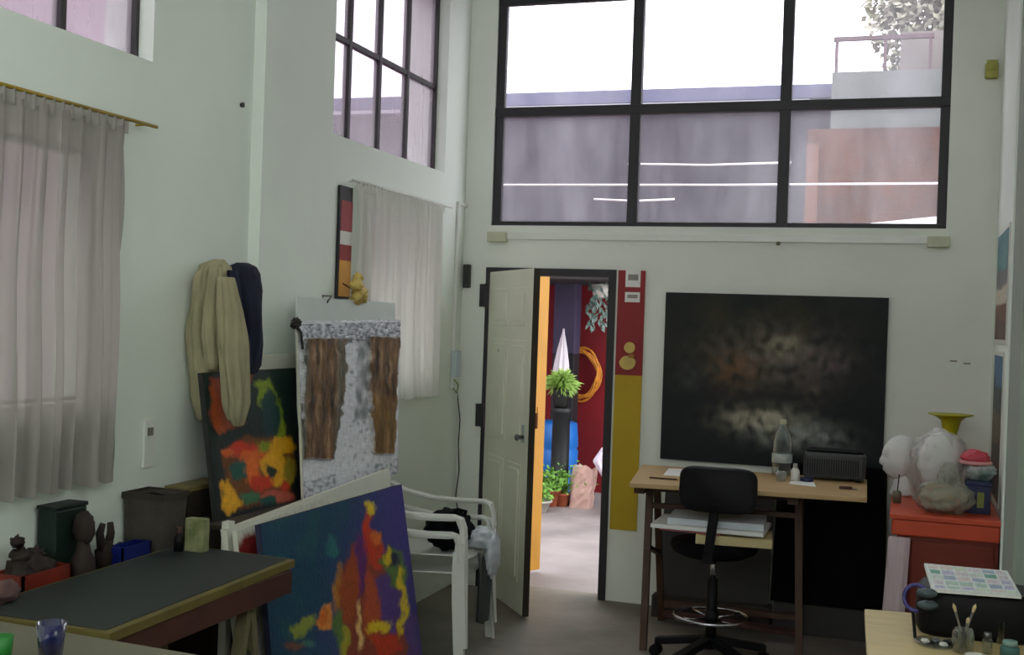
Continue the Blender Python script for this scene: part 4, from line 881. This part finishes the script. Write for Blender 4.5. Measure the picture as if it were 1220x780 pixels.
# ================================================================== DESK
DZt = .88
dfl, dbl, dfr, dbr = atZ(750, 575, DZt), atZ(765, 553, DZt), atZ(1033, 593-.0, DZt), atZ(1033, 571, DZt)
t = thing('drawing_desk', 'pale wooden drawing board on brown trestles under the dark painting', 'desk', (-.75, 6.1, 0))
desk = [(dfl.x, dfl.y), (dfr.x, dfr.y), (dbr.x, dbr.y), (dbl.x, dbl.y)]
MB().slab(desk, DZt-.022, DZt).build('tabletop', DESKW, t, bevel=.002)
def trestle(ft, fb, bt, bb):
    MB().bar(ft, fb, .035, .03).build('leg', LEGW, t); MB().bar(bt, bb, .035, .03).build('leg', LEGW, t)
fl_b = Vector((-1.215, 5.90, 0)); bl_b = Vector((-1.25, 6.54, .0))
trestle((-1.235, 6.03, DZt-.03), fl_b, (-1.235, 6.20, DZt-.03), bl_b)
fr_b = atZ(953, 786, 0); fr_b = Vector((fr_b.x, 6.02, 0)); br_b = Vector((-.50, 6.56, 0))
trestle((-.49, 6.10, DZt-.03), fr_b, (-.49, 6.26, DZt-.03), br_b)
MB().bar((-1.235, 5.76, DZt-.045), (-1.235, 6.40, DZt-.045), .05, .045).build('trestle_head', LEGW, t); MB().bar((-.49, 5.80, DZt-.045), (-.49, 6.42, DZt-.045), .05, .045).build('trestle_head', LEGW, t)
MB().bar((-1.235, 6.24, .78), (-.49, 6.29, .78), .05, .03).build('rail', LEGW, t); MB().bar((-1.235, 6.02, .72), (-.49, 6.08, .72), .035, .025).build('rail', LEGW, t)
MB().bar((-1.25, 6.52, .10), (-.50, 6.54, .10), .05, .03).build('rail', LEGW, t); MB().bar((-1.22, 5.94, .52), (-1.245, 6.4, .4), .03, .02).build('rail', LEGW, t)
MB().bar((-1.2, 6.38, .08), (-.5, 6.40, .05), .09, .02).build('rail', REDW, t)
# things on the desk
p = atZ(931, 566, DZt)
t = thing('water_bottle', 'large clear plastic water bottle on the desk in front of the painting', 'bottle', tuple(p))
hb = atY(931, 500, p.y).z-DZt; r_ = .052
MB().lathe([(.001, 0), (r_, .0), (r_, .03), (r_*.93, .045), (r_, .06), (r_, .11), (r_*.94, .12), (r_, .13), (r_, hb*.62), (r_*.75, hb*.78), (.018, hb*.9), (.015, hb*.93)], p, 24).build('bottle', WATER, t, smooth=True)
MB().lathe([(.001, 0), (.017, 0), (.017, .022), (.001, .022)], (p.x, p.y, DZt+hb*.93), 14).build('cap', mat('pale_cap', S(190, 190, 160), .5, var=.1), t)
MB().lathe([(r_+.001, .07), (r_+.0015, .072), (r_+.0015, .115), (r_+.001, .117)], p, 24, cap=False).build('label', mat('pale_label', S(190, 200, 196), .6, var=.3, vscale=25), t, smooth=True)
p = atZ(947, 573, DZt)
t = thing('glue_bottle', 'small white bottle beside the water bottle on the desk', 'bottle', tuple(p))
MB().lathe([(.001, 0), (.022, 0), (.023, .05), (.018, .06), (.012, .068), (.001, .068)], p, 18).build('bottle', WHITE, t, smooth=True); MB().lathe([(.001, 0), (.012, 0), (.011, .022), (.001, .023)], p+Vector((0, 0, .068)), 12).build('cap', mat('grey_cap', S(170, 172, 168), .5, var=.1), t)
p = atZ(930, 573, DZt)
t = thing('drinking_glass', 'low clear glass in front of the water bottle', 'glass', tuple(p)); MB().lathe([(.001, 0), (.022, 0), (.028, .05), (.026, .05), (.02, .005), (.001, .005)], p, 18).build('glass', GLASS, t, smooth=True)
a, b, c_, d = [atZ(x, y, DZt) for x, y in ((940, 576), (972, 580), (968, 570), (945, 569))]
tag(MB().slab([(v.x, v.y) for v in (a, b, c_, d)], DZt, DZt+.002).build('paper_sheet', PAPER), 'white paper scrap under the blue tape on the desk', 'paper')
p = atZ(961, 573, DZt+.002)
q = MB(); q.lathe([(.018, 0), (.034, 0), (.034, .018), (.018, .018), (.018, 0)], p, 20, cap=False); tag(q.build('tape_roll', NAVYP, smooth=False), 'roll of navy blue tape on the paper scrap', 'tape')
p = atZ(1010, 583, DZt)
t = thing('wood_scraper', 'small reddish-brown tool at the right end of the desk', 'tool', tuple(p)); MB().bar(p+Vector((-.04, 0, .008)), p+Vector((.02, .01, .008)), .018, .014).build('handle', REDW, t, bevel=.003); MB().bar(p+Vector((.02, .01, .005)), p+Vector((.045, .012, .005)), .024, .002).build('blade', STEEL, t)
p = atZ(790, 571, DZt)
t = thing('pencil', 'thin pencil lying on the left part of the desk', 'pencil', tuple(p)); MB().tube([p+Vector((-.07, 0, .005)), p+Vector((.07, .0, .005))], .0045, 6).build('shaft', LEGW, t); MB().tube([p+Vector((.07, 0, .005)), p+Vector((.088, .0, .005))], [.0045, .0006], 6).build('tip', WOOD, t)
tag(MB().slab([(v.x, v.y) for v in [atZ(x, y, DZt) for x, y in ((790, 566), (835, 569), (838, 560), (797, 558))]], DZt, DZt+.002).build('paper_sheet', PAPER), 'flat white sheet on the desk behind the stool back', 'paper')
# dark radio-like box
p0, p1 = atZ(956, 571, DZt), atZ(1030, 577, DZt)
t = thing('stereo', 'dark grey portable stereo with rounded lid at right end of desk', 'stereo', ((p0.x+p1.x)/2, 6.35, DZt))
xa, xb, yy = p0.x, p1.x, 6.28; zt = atY(990, 540, yy).z
MB().box(xa, xb, yy, yy+.13, DZt+.01, zt).build('case', mat('charcoal_plastic', S(52, 54, 56), .5, var=.15), t, bevel=.015)
q = MB(); [q.lathe([(.001, 0), (.008, 0), (.008, .011), (.001, .011)], (x, yy+.03, DZt), 10) for x in (xa+.03, xb-.03)]; [q.lathe([(.001, 0), (.008, 0), (.008, .011), (.001, .011)], (x, yy+.1, DZt), 10) for x in (xa+.03, xb-.03)]; q.build('foot', BPLASTIC, t)
q = MB(); [q.box(xa+.02+i*.012, xa+.026+i*.012, yy-.003, yy+.001, DZt+.03, zt-.03) for i in range(22)]; q.build('speaker_grille', BPLASTIC, t)
MB().box(xa+.01, xb-.01, yy+.02, yy+.11, zt, zt+.018).build('lid', BPLASTIC, t, bevel=.008)

# ================================================================== STOOL
SX, SY = -.86, 5.80
t = thing('swivel_stool', 'black swivel drafting chair with chrome foot ring facing the desk', 'chair', (SX, SY, 0))
bc = atY(853.5, 584, SY-.22)
q = MB(); pts = []
wd, hh = .185, .108
for k in range(40):
    a = 2*math.pi*k/40; e = .42; ca, sa = math.cos(a), math.sin(a)
    pts.append((wd*abs(ca)**e*math.copysign(1, ca)*(1-.0*(sa < 0)), hh*abs(sa)**e*math.copysign(1, sa)))
rings = []
for dpt, sc_ in ((-.024, .90), (-.018, .97), (0, 1), (.018, 1), (.034, .95), (.042, .86)):
    rings.append([(bc.x+x*sc_, bc.y+dpt-.045*(x/wd)**2*-1, bc.z+z*sc_) for x, z in pts])
q.loft(rings); q.build('backrest', BPLASTIC, t, smooth=True)
seatz = .60
q = MB(); q.lathe([(.001, -.055), (.16, -.055), (.20, -.035), (.215, -.01), (.205, .015), (.15, .022), (.001, .022)], (SX, SY, seatz-.01), 32); q.build('seat', BFABRIC, t, smooth=True)
q = MB(); q.bar((bc.x, bc.y-.01, bc.z-.06), (SX, SY-.20, seatz-.06), .045, .018, up=(0, 1, 0)); q.bar((SX, SY-.20, seatz-.065), (SX, SY, seatz-.075), .05, .014); q.build('back_bracket', BPLASTIC, t, bevel=.003)
MB().tube([(SX, SY, .40), (SX, SY, seatz-.06)], .014, 14).build('gas_lift', CHROME, t, smooth=True)
MB().tube([(SX, SY, .10), (SX, SY, .42)], .027, 16).build('column', BPLASTIC, t, smooth=True)
rz_ = .235
q = MB(); q.tube([(SX+.18*math.cos(a), SY+.18*math.sin(a), rz_) for a in [2*math.pi*k/48 for k in range(48)]], .009, 10, closed=True)
for k in range(4): a = math.pi/4+k*math.pi/2; q.tube([(SX+.025*math.cos(a), SY+.025*math.sin(a), rz_-.01), (SX+.18*math.cos(a), SY+.18*math.sin(a), rz_)], .006, 8)
q.build('foot_ring', CHROME, t, smooth=True)
MB().tube([(SX, SY, rz_-.03), (SX, SY, rz_+.03)], .034, 16).build('ring_hub', BPLASTIC, t, smooth=True)
for k in range(5):
    a = math.radians(100+72*k); e = Vector((SX+.28*math.cos(a), SY+.28*math.sin(a), .075)); s0 = Vector((SX+.02*math.cos(a), SY+.02*math.sin(a), .12))
    l = MB().bar(s0, e, .05, .035).build('leg', BPLASTIC, t, bevel=.006)
    q = MB(); tdir = Vector((-math.sin(a), math.cos(a), 0))
    for s_ in (-1, 1): q.tube([e+tdir*s_*.006-Vector((0, 0, .047)), e+tdir*s_*.026-Vector((0, 0, .047))], .028, 16)
    q.tube([e-Vector((0, 0, .04)), e], .008, 8); q.build('caster', BPLASTIC, l)
# papers on the seat
def sheetstack(name, lab, z0, z1, c, w_, d_, rot, m_, group='papers piled on the stool', wav=0):
    M_ = Matrix.Translation((c[0], c[1], 0)) @ Matrix.Rotation(rot, 4, 'Z'); q = MB(); q.box(-w_/2, w_/2, -d_/2, d_/2, z0, z1, M_)
    return tag(q.build(name, m_, bevel=.003), lab, 'paper', group)
z = seatz+.013
sheetstack('sketchbook', 'thick cream sketchbook sticking out right of the stool seat', z, z+.045, (SX+.10, SY-.02), .36, .26, .12, CREAM)
sheetstack('magazine', 'pinkish magazine under the white papers on the stool', z+.0455, z+.058, (SX-.09, SY-.01), .30, .28, -.05, PINKP)
sheetstack('paper_pad', 'wide white paper pad second from the top on the stool', z+.0585, z+.078, (SX-.015, SY), .54, .34, .0, PAPER)
sheetstack('paper_pad', 'topmost loose white paper stack on the stool behind the backrest', z+.0785, z+.11, (SX+.01, SY+.02), .46, .30, .07, mat('bluish_paper', S(206, 212, 220), .8, var=.08))

# ================================================================== CABINET AND THINGS ON IT
CZ = .82
ca, cb_, cc_ = -.045, .428, 5.76
t = thing('orange_cabinet', 'orange-red lacquered cabinet in the right corner by the desk', 'cabinet', (.2, 6.2, 0))
MB().box(ca, cb_+.008, cc_-.03, 6.80, CZ-.025, CZ).build('worktop', REDC, t, bevel=.004)
MB().box(ca+.035, cb_, cc_+.005, 6.79, .06, CZ-.025).build('body', REDF, t)
MB().box(ca+.01, cb_+.004, cc_-.02, cc_+.005, CZ-.10, CZ-.027).build('moulding', REDC, t, bevel=.008)
MB().box(ca+.10, cb_-.02, cc_-.012, cc_+.005, .12, CZ-.12).build('door', REDF, t, bevel=.004)
MB().box(ca+.06, cb_-.01, cc_+.03, 6.78, 0, .06).build('plinth', REDF, t)
pa, pb = atY(1071, 640, cc_-.04), atY(1061, 735, cc_-.05)
q = MB()
rings = []
for j in range(9):
    v = j/8; zz = CZ-.105-(CZ-.13)*v
    rings.append([(ca+.047-.03*v+.045*math.cos(a)*(1+.12*math.sin(4*a+v*2)), cc_-.045+.014*math.sin(a)*(1+.2*math.sin(5*a)), zz) for a in [2*math.pi*k/28 for k in range(28)]])
q.loft(rings); tag(q.build('hanging_towel', mat('pinkish_white_cloth', S(206, 186, 192), .85, var=.12, vscale=10, stretch=(20, 20, 1)), smooth=True), 'long pinkish-white cloth hanging at the front left of the orange cabinet', 'cloth')
# heads
def foam_head(name, lab, c, s, face, group):
    t = thing(name, lab, 'mannequin head', tuple(c), group); c = Vector(c)
    F_ = Vector((math.cos(face), math.sin(face), 0)); Sd = Vector((-F_.y, F_.x, 0))
    def fn(d):
        l = Vector((d.dot(F_), d.dot(Sd), d.z)); g = lambda cc, sg: math.exp(-((l-Vector(cc).normalized()).length/sg)**2)
        k = 1+.20*g((1, 0, -.22), .13)+.10*g((1, 0, -.05), .10)+.07*g((.9, 0, -.80), .25)+.07*g((1, 0, -.50), .10)+.06*g((1, 0, -.62), .08)-.05*g((1, 0, -.42), .06)
        k += -.11*g((1, .36, -.02), .16)-.11*g((1, -.36, -.02), .16)+.05*g((1, 0, .22), .3)+.08*g((-1, 0, .2), .6)
        k += .07*g((.1, 1, -.12), .14)+.07*g((.1, -1, -.12), .14)-.06*g((.6, .7, -.6), .3)-.06*g((.6, -.7, -.6), .3)
        return k
    q = MB(); rings = []
    nu, nv = 56, 44; hc = c+Vector((0, 0, .195*s))
    for j in range(nv+1):
        th = math.pi*(j+.01)/(nv+.02); ring = []
        for i in range(nu):
            a = 2*math.pi*i/nu; d = Vector((math.sin(th)*math.cos(a), math.sin(th)*math.sin(a), -math.cos(th))); k = fn(d)
            l = Vector((d.dot(F_)*.098, d.dot(Sd)*.078, d.z*.118))*s*k; ring.append(hc+F_*l.x+Sd*l.y+Vector((0, 0, l.z)))
        rings.append(ring)
    q.loft(rings); q.build('head', FOAM, t, smooth=True)
    q = MB(); q.loft([[c+F_*(off*s)+F_*(r1*s*math.cos(a))+Sd*(r1*s*math.sin(a))+Vector((0, 0, z*s)) for a in [2*math.pi*k/32 for k in range(32)]] for r1, z, off in ((.066, 0, -.01), (.066, .012, -.01), (.054, .05, -.015), (.05, .10, -.02), (.052, .15, -.015))]); q.build('neck', FOAM, t, smooth=True)
    return t
c1 = atY(1073, 580, 6.42); foam_head('foam_head', 'smaller white polystyrene head in profile facing left on the cabinet', (c1.x, 6.42, CZ), (atY(1073, 517, 6.42).z-CZ)/.318, math.radians(195), 'polystyrene heads on the cabinet')
c2 = atY(1120, 600, 6.08); foam_head('foam_head', 'larger white polystyrene head wrapped in clear film on the cabinet', (c2.x, 6.08, CZ), (atY(1120, 513, 6.08).z-CZ)/.318, math.radians(215), 'polystyrene heads on the cabinet')
hh_ = (atY(1120, 513, 6.08).z-CZ)
q = MB(); q.blob((c2.x-.012, 6.06, CZ+hh_*.50), (.142, .125, hh_*.53), .075, 2.6, 56, 40, seed=11); tag(q.build('clear_bag', BAG, smooth=True), 'crumpled clear film bag around the larger polystyrene head', 'bag')
# low bag of stuff
p = atY(1122, 590, 5.88)
t = thing('paint_bag', 'low clear bag of yellowish odds and ends in front of the heads', 'bag', (p.x, 5.86, CZ))
q = MB(); q.blob((p.x+.01, 5.87, CZ+.075), (.13, .075, .085), .12, 3, 40, 26, seed=13); q.build('bag', mat('cloudy_film', S(176, 178, 164), .25, var=.3, vscale=14, trans=.5, bump=.5, bscale=30), t, smooth=True)
q = MB(); q.blob((p.x+.0, 5.87, CZ+.075), (.105, .055, .06), .14, 4, 30, 20, seed=15); q.build('contents', mat('greenish_contents', S(120, 124, 84), .8, vscale=25, col2=S(190, 150, 110)), t, smooth=True)
q = MB(); q.blob((p.x+.03, 5.90, CZ+.165), (.05, .035, .07), .12, 3, 24, 18, seed=17); q.build('bag_knot', mat('cloudy_film', S(176, 178, 164)), t, smooth=True)
# navy box
xa, xb = atY(1150, 600, 5.95).x, atY(1180, 600, 5.95).x; zt = atY(1165, 573, 5.95).z
t = thing('navy_box', 'navy blue box behind the clear bag on the cabinet', 'box', ((xa+xb)/2, 6.0, CZ))
q = MB(); q.box(xa, xb, 5.93, 6.07, CZ, zt-.02); q.build('box', NAVYP, t, bevel=.004); MB().box(xa-.004, xb+.004, 5.926, 6.074, zt-.02, zt).build('lid', NAVYP, t, bevel=.003)
MB().box(xa+.05, xb-.03, 5.928, 5.93, CZ+.03, zt-.05).build('label', mat('lime_label', S(140, 150, 70), .6, var=.3, vscale=20), t)
xm = (xa+xb)/2
t = thing('cloth_bundle', 'white and teal cloth bundle lying on the navy box', 'cloth', (xm, 6.0, zt))
MB().blob((xm+.01, 6.0, zt+.045), (.068, .055, .05), .14, 3, 30, 20, seed=19).build('cloth', mat('white_teal_cloth', S(214, 218, 216), .8, vscale=9, col2=S(70, 100, 96)), t, smooth=True)
pz = atY(1162, 545, 6.0)
t = thing('pink_cap', 'pink knitted cap on top of the cloth bundle', 'cap', (xm, 6.0, zt+.09))
MB().blob((pz.x, 6.0, pz.z-.004), (.066, .058, .042), .1, 3, 28, 16, seed=21).build('cap_body', PINKPL, t, smooth=True); q = MB(); q.tube([(pz.x+.068*math.cos(a), 6.0+.06*math.sin(a), pz.z-.022) for a in [2*math.pi*k/28 for k in range(28)]], .009, 8, closed=True); q.build('brim', mat('pale_pink', S(226, 160, 160), .6, var=.1), t, smooth=True)
# yellow flared vase
p = atY(1133, 494, 6.5); hb = p.z-CZ
t = thing('yellow_vase', 'lime yellow trumpet-shaped vase behind the polystyrene heads', 'vase', (p.x, 6.5, CZ))
MB().lathe([(.001, 0), (.055, 0), (.057, .01), (.03, .03), (.026, hb*.45), (.032, hb-.10), (.05, hb-.03), (.075, hb-.01), (.112, hb), (.112, hb+.004), (.07, hb-.004), (.042, hb-.03), (.022, hb-.1), (.016, .05), (.001, .05)], (p.x, 6.5, CZ), 36).build('vase', YGREEN, t, smooth=True)
# small dark jar by head
p = atY(1068, 577, 6.15)
t = thing('small_jar', 'small dark jar with a brush at the left edge of the cabinet', 'jar', (p.x, 6.1, CZ))
MB().lathe([(.001, 0), (.02, 0), (.021, .05), (.016, .06), (.001, .06)], (p.x+.005, 6.1, CZ), 16).build('jar', mat('murky_jar', S(110, 104, 84), .4, var=.2), t, smooth=True)
q = MB(); q.tube([(p.x+.005, 6.1, CZ+.05), (p.x+.012, 6.1, CZ+.14)], .003, 6); q.build('brush', BPLASTIC, t)

# ================================================================== NEAR TABLE (lower right)
NZ = .75
a, b = atZ(1030, 725, NZ), atZ(1220, 745, NZ)
t = thing('plywood_table', 'pale plywood work table in the lower right corner', 'table', (.15, 3.6, 0))
ec = (a.x-.0, a.y); MB().slab([(a.x, a.y), (a.x+.045, 3.0), (.435, 3.02), (.435, a.y+.06)], NZ-.025, NZ).build('tabletop', PLYG, t, bevel=.003)
for x, y in ((a.x+.05, a.y-.06), (.40, a.y-.04), (a.x+.09, 3.06), (.40, 3.08)): MB().bar((x, y, 0), (x, y, NZ-.025), .04).build('leg', WOOD, t)
# black case
xa, xb, ya, yb = .055, .40, 3.74, 3.97
t = thing('black_toolbag', 'black soft tool bag on the plywood table under the swatch sheet', 'bag', (.2, 3.8, NZ))
q = MB(); rings = []
for z, k in ((0, .93), (.02, 1), (.09, 1.0), (.125, .97), (.14, .9)):
    r = []
    for kk in range(40):
        an = 2*math.pi*kk/40; ca_, sa_ = math.cos(an), math.sin(an); r.append(((xa+xb)/2+(xb-xa)/2*k*abs(ca_)**.45*math.copysign(1, ca_), (ya+yb)/2+(yb-ya)/2*k*abs(sa_)**.45*math.copysign(1, sa_), NZ+z))
    rings.append(r)
q.loft(rings); q.build('bag_body', BPLASTIC, t, smooth=True, bevel=.0)
q = MB(); q.tube([(xa+.33, ya-.006, NZ+.02), (xa+.33, ya-.006, NZ+.13)], .003, 6); q.build('zip', STEEL, t)
# swatch sheet
q4 = [atZ(x, y, .925) for x, y in ((1101, 671), (1200, 680), (1217, 710), (1110, 702))]
zs_ = [.93, .93, .905, .905]
t = thing('swatch_board', 'white board of coloured swatches lying on the black tool bag', 'board', (.2, 3.75, .9))
Q = [atZ(x, y, z_) for (x, y), z_ in zip(((1101, 671), (1200, 680), (1217, 710), (1110, 702)), (.915, .915, .90, .90))]
MB().quadbox([v-Vector((0, 0, .008)) for v in Q]+[v for v in Q]).build('board', PAPER, t)
nr = (Q[1]-Q[0]).cross(Q[3]-Q[0]).normalized(); nr = nr if nr.z > 0 else -nr
def swc(x, y, u, v):
    base_ = S(214, 220, 218)[:3]
    if u < .05 or u > .96 or v < .06 or v > .92: return base_
    gu, gv = (u*6) % 1, (v*5) % 1; i, j = int(u*6), int(v*5)
    if gu < .12 or gv < .22: return base_
    rr = random.Random(i*17+j*5); return [S(*c)[:3] for c in ((196, 206, 200), (170, 196, 184), (180, 176, 206), (206, 196, 206), (90, 160, 140), (200, 214, 190), (214, 200, 196), (150, 166, 190))][rr.randrange(8)]
painted('swatches', (Q[0], Q[1], Q[2], Q[3]), swc, [], t, 120, 60, .0, soft=0, m=attr_mat('swatch_ink', .5, .05), seed=8, push=.001)
t.location = t.location
t = thing('storage_case', 'dark box under the swatch board on the tool bag', 'box', (.2, 3.8, NZ+.14))
MB().box(xa+.07, xb-.03, ya+.02, yb-.03, NZ+.141, .888).build('case', BPLASTIC, t, bevel=.004); MB().box(xa+.10, xb-.1, ya+.015, ya+.02, NZ+.141+.0, .885).build('clasp', BPLASTIC, t)
# purple scissors-like handles / gadget
p = atZ(1091, 722, NZ+.11)
t = thing('headphones', 'grey headphones with purple-blue band beside the tool bag', 'headphones', (p.x, p.y, NZ))
pc_ = atY(1092, 712, 3.69)
q = MB(); q.tube([(pc_.x+.035*math.cos(a_), 3.69+.02*math.sin(a_), pc_.z+.035*math.sin(a_)) for a_ in [math.radians(20+260*k/20) for k in range(21)]], .006, 8); q.build('headband', PURP, t, smooth=True)
for dx, dz in ((.028, .018), (.032, -.018)):
    MB().blob((pc_.x+dx, 3.69, pc_.z+dz), (.03, .02, .014), .05, 2, 20, 12).build('ear_cup', mat('grey_green_plastic', S(70, 86, 90), .5, var=.2), t, smooth=True)
q = MB(); q.tube([(pc_.x-.01, 3.69, pc_.z-.03), (pc_.x-.0, 3.69, NZ+.002)], .005, 6); q.build('stand', BPLASTIC, t)
# palette tray, jars, brushes
p = atZ(1115, 768, NZ)
t = thing('palette_dish', 'clear plastic palette dish at the front of the plywood table', 'dish', tuple(p))
q = MB(); q.lathe([(.001, .003), (.05, .003), (.055, .012), (.06, .012), (.053, 0), (.001, 0)], p, 28); q.build('dish', GLASS, t, smooth=True)
for i, (dx, dy) in enumerate(((-.03, 0), (.0, .02), (.02, -.02), (.03, .015))): MB().blob(p+Vector((dx, dy, .009)), (.012, .012, .006), .2).build('paint_dab', [WHITE, mat('grey_dab', S(110, 116, 118), .5, var=.2), WHITE, mat('dark_dab', S(50, 54, 56), .5, var=.2)][i], t)
p = atZ(1147, 776, NZ)
t = thing('brush_jar', 'glass jar holding paint brushes in front of the black bag', 'jar', tuple(p))
MB().lathe([(.001, 0), (.03, 0), (.031, .055), (.028, .06), (.028, .065), (.0255, .065), (.0265, .005), (.001, .005)], p, 22).build('jar', GLASS, t, smooth=True)
t2 = 'brushes in the glass jar'
for i, (dx, dz, lab) in enumerate(((-.030, .135, 'thin brush leaning left out of the glass jar'), (.03, .14, 'thin brush leaning right out of the glass jar'), (.012, .10, 'short brush between the two long ones in the jar'))):
    tb = thing('paint_brush', lab, 'brush', tuple(p+Vector((0, 0, .006))), t2); e = p+Vector((dx, .0, dz)); s0 = p+Vector((-dx*.3, 0, .007)); mm = s0.lerp(e, .82)
    MB().tube([s0, s0.lerp(e, .7)], .0028, 6).build('handle', mat('pale_handle', S(140, 136, 124), .5, var=.1), tb); MB().tube([s0.lerp(e, .7), mm], .0036, 8).build('ferrule', STEEL, tb); MB().tube([mm, s0.lerp(e, .93), e], [.004, .005, .001], 8).build('bristles', CREAM, tb)
p = atZ(1189, 775, NZ)
for i, (px, py, h_, lab, mm) in enumerate(((1176, 772, .05, 'clear paint bottle with silver lid nearest the brush jar', GLASS), (1192, 760, .085, 'taller clear bottle with crumpled white cap at right', GLASS), (1203, 776, .035, 'squat teal pot at the right edge of the table', TEAL))):
    p = atZ(px, py+6, NZ); t = thing('paint_bottle' if i < 2 else 'paint_pot', lab, 'bottle' if i < 2 else 'pot', tuple(p)); r_ = (.014, .015, .026)[i]
    MB().lathe([(.001, 0), (r_, 0), (r_, h_*.75), (r_*.7, h_*.9), (.001, h_*.9)], p, 18).build('bottle' if i < 2 else 'pot', mm, t, smooth=True)
    MB().lathe([(.001, 0), (r_*.8, 0), (r_*.75, .014), (.001, .016)], p+Vector((0, 0, h_*.9)), 16).build('lid', STEEL if i == 0 else (WHITE if i == 1 else mat('pale_teal', S(130, 160, 156), .5, var=.1)), t, smooth=True)
p = atZ(1163, 786, NZ)
t = thing('white_saucer', 'white saucer at the bottom edge of the frame on the plywood table', 'dish', tuple(p))
MB().lathe([(.001, 0), (.018, 0), (.03, .012), (.031, .014), (.028, .014), (.016, .004), (.001, .004)], p, 24).build('saucer', WHITE, t, smooth=True)

# ================================================================== LIGHT
wd_ = bpy.data.worlds.new('sky'); scn.world = wd_; wd_.use_nodes = True; N = wd_.node_tree.nodes; L = wd_.node_tree.links
bgn = N['Background']; tc = N.new('ShaderNodeTexCoord'); sp = N.new('ShaderNodeSeparateXYZ'); L.new(tc.outputs['Generated'], sp.inputs[0])
rp = N.new('ShaderNodeValToRGB'); rp.color_ramp.elements[0].position = 0; rp.color_ramp.elements[0].color = (.88, .86, .92, 1); rp.color_ramp.elements[1].position = .5; rp.color_ramp.elements[1].color = (.97, 1, .985, 1)
L.new(sp.outputs['Z'], rp.inputs[0]); L.new(rp.outputs[0], bgn.inputs[0]); bgn.inputs[1].default_value = 5.0
scn.view_settings.view_transform = 'Standard'; scn.view_settings.look = 'None'; scn.view_settings.gamma = 1; scn.view_settings.use_curve_mapping = False
scn.view_settings.exposure = -0.09
cy = scn.cycles; cy.max_bounces = 10; cy.diffuse_bounces = 6; cy.transparent_max_bounces = 16; cy.glossy_bounces = 3; cy.use_denoising = True; cy.caustics_reflective = False; cy.caustics_refractive = False
cy.sample_clamp_indirect = 6
# window portals (guide daylight sampling only)
def portal(loc, rot, sx, sy):
    ld = bpy.data.lights.new('window_portal', 'AREA'); ld.shape = 'RECTANGLE'; ld.size = sx; ld.size_y = sy; ld.cycles.is_portal = True
    o = bpy.data.objects.new('window_portal', ld); COL.objects.link(o); o.location = loc; o.rotation_euler = rot
portal(((WX0+WX1)/2, D+.17, (WZ0+WZ1)/2), (-math.pi/2, 0, 0), WX1-WX0, WZ1-WZ0)
portal(((DX0+DX1)/2, D+.17, DZ/2), (-math.pi/2, 0, 0), DX1-DX0, DZ)
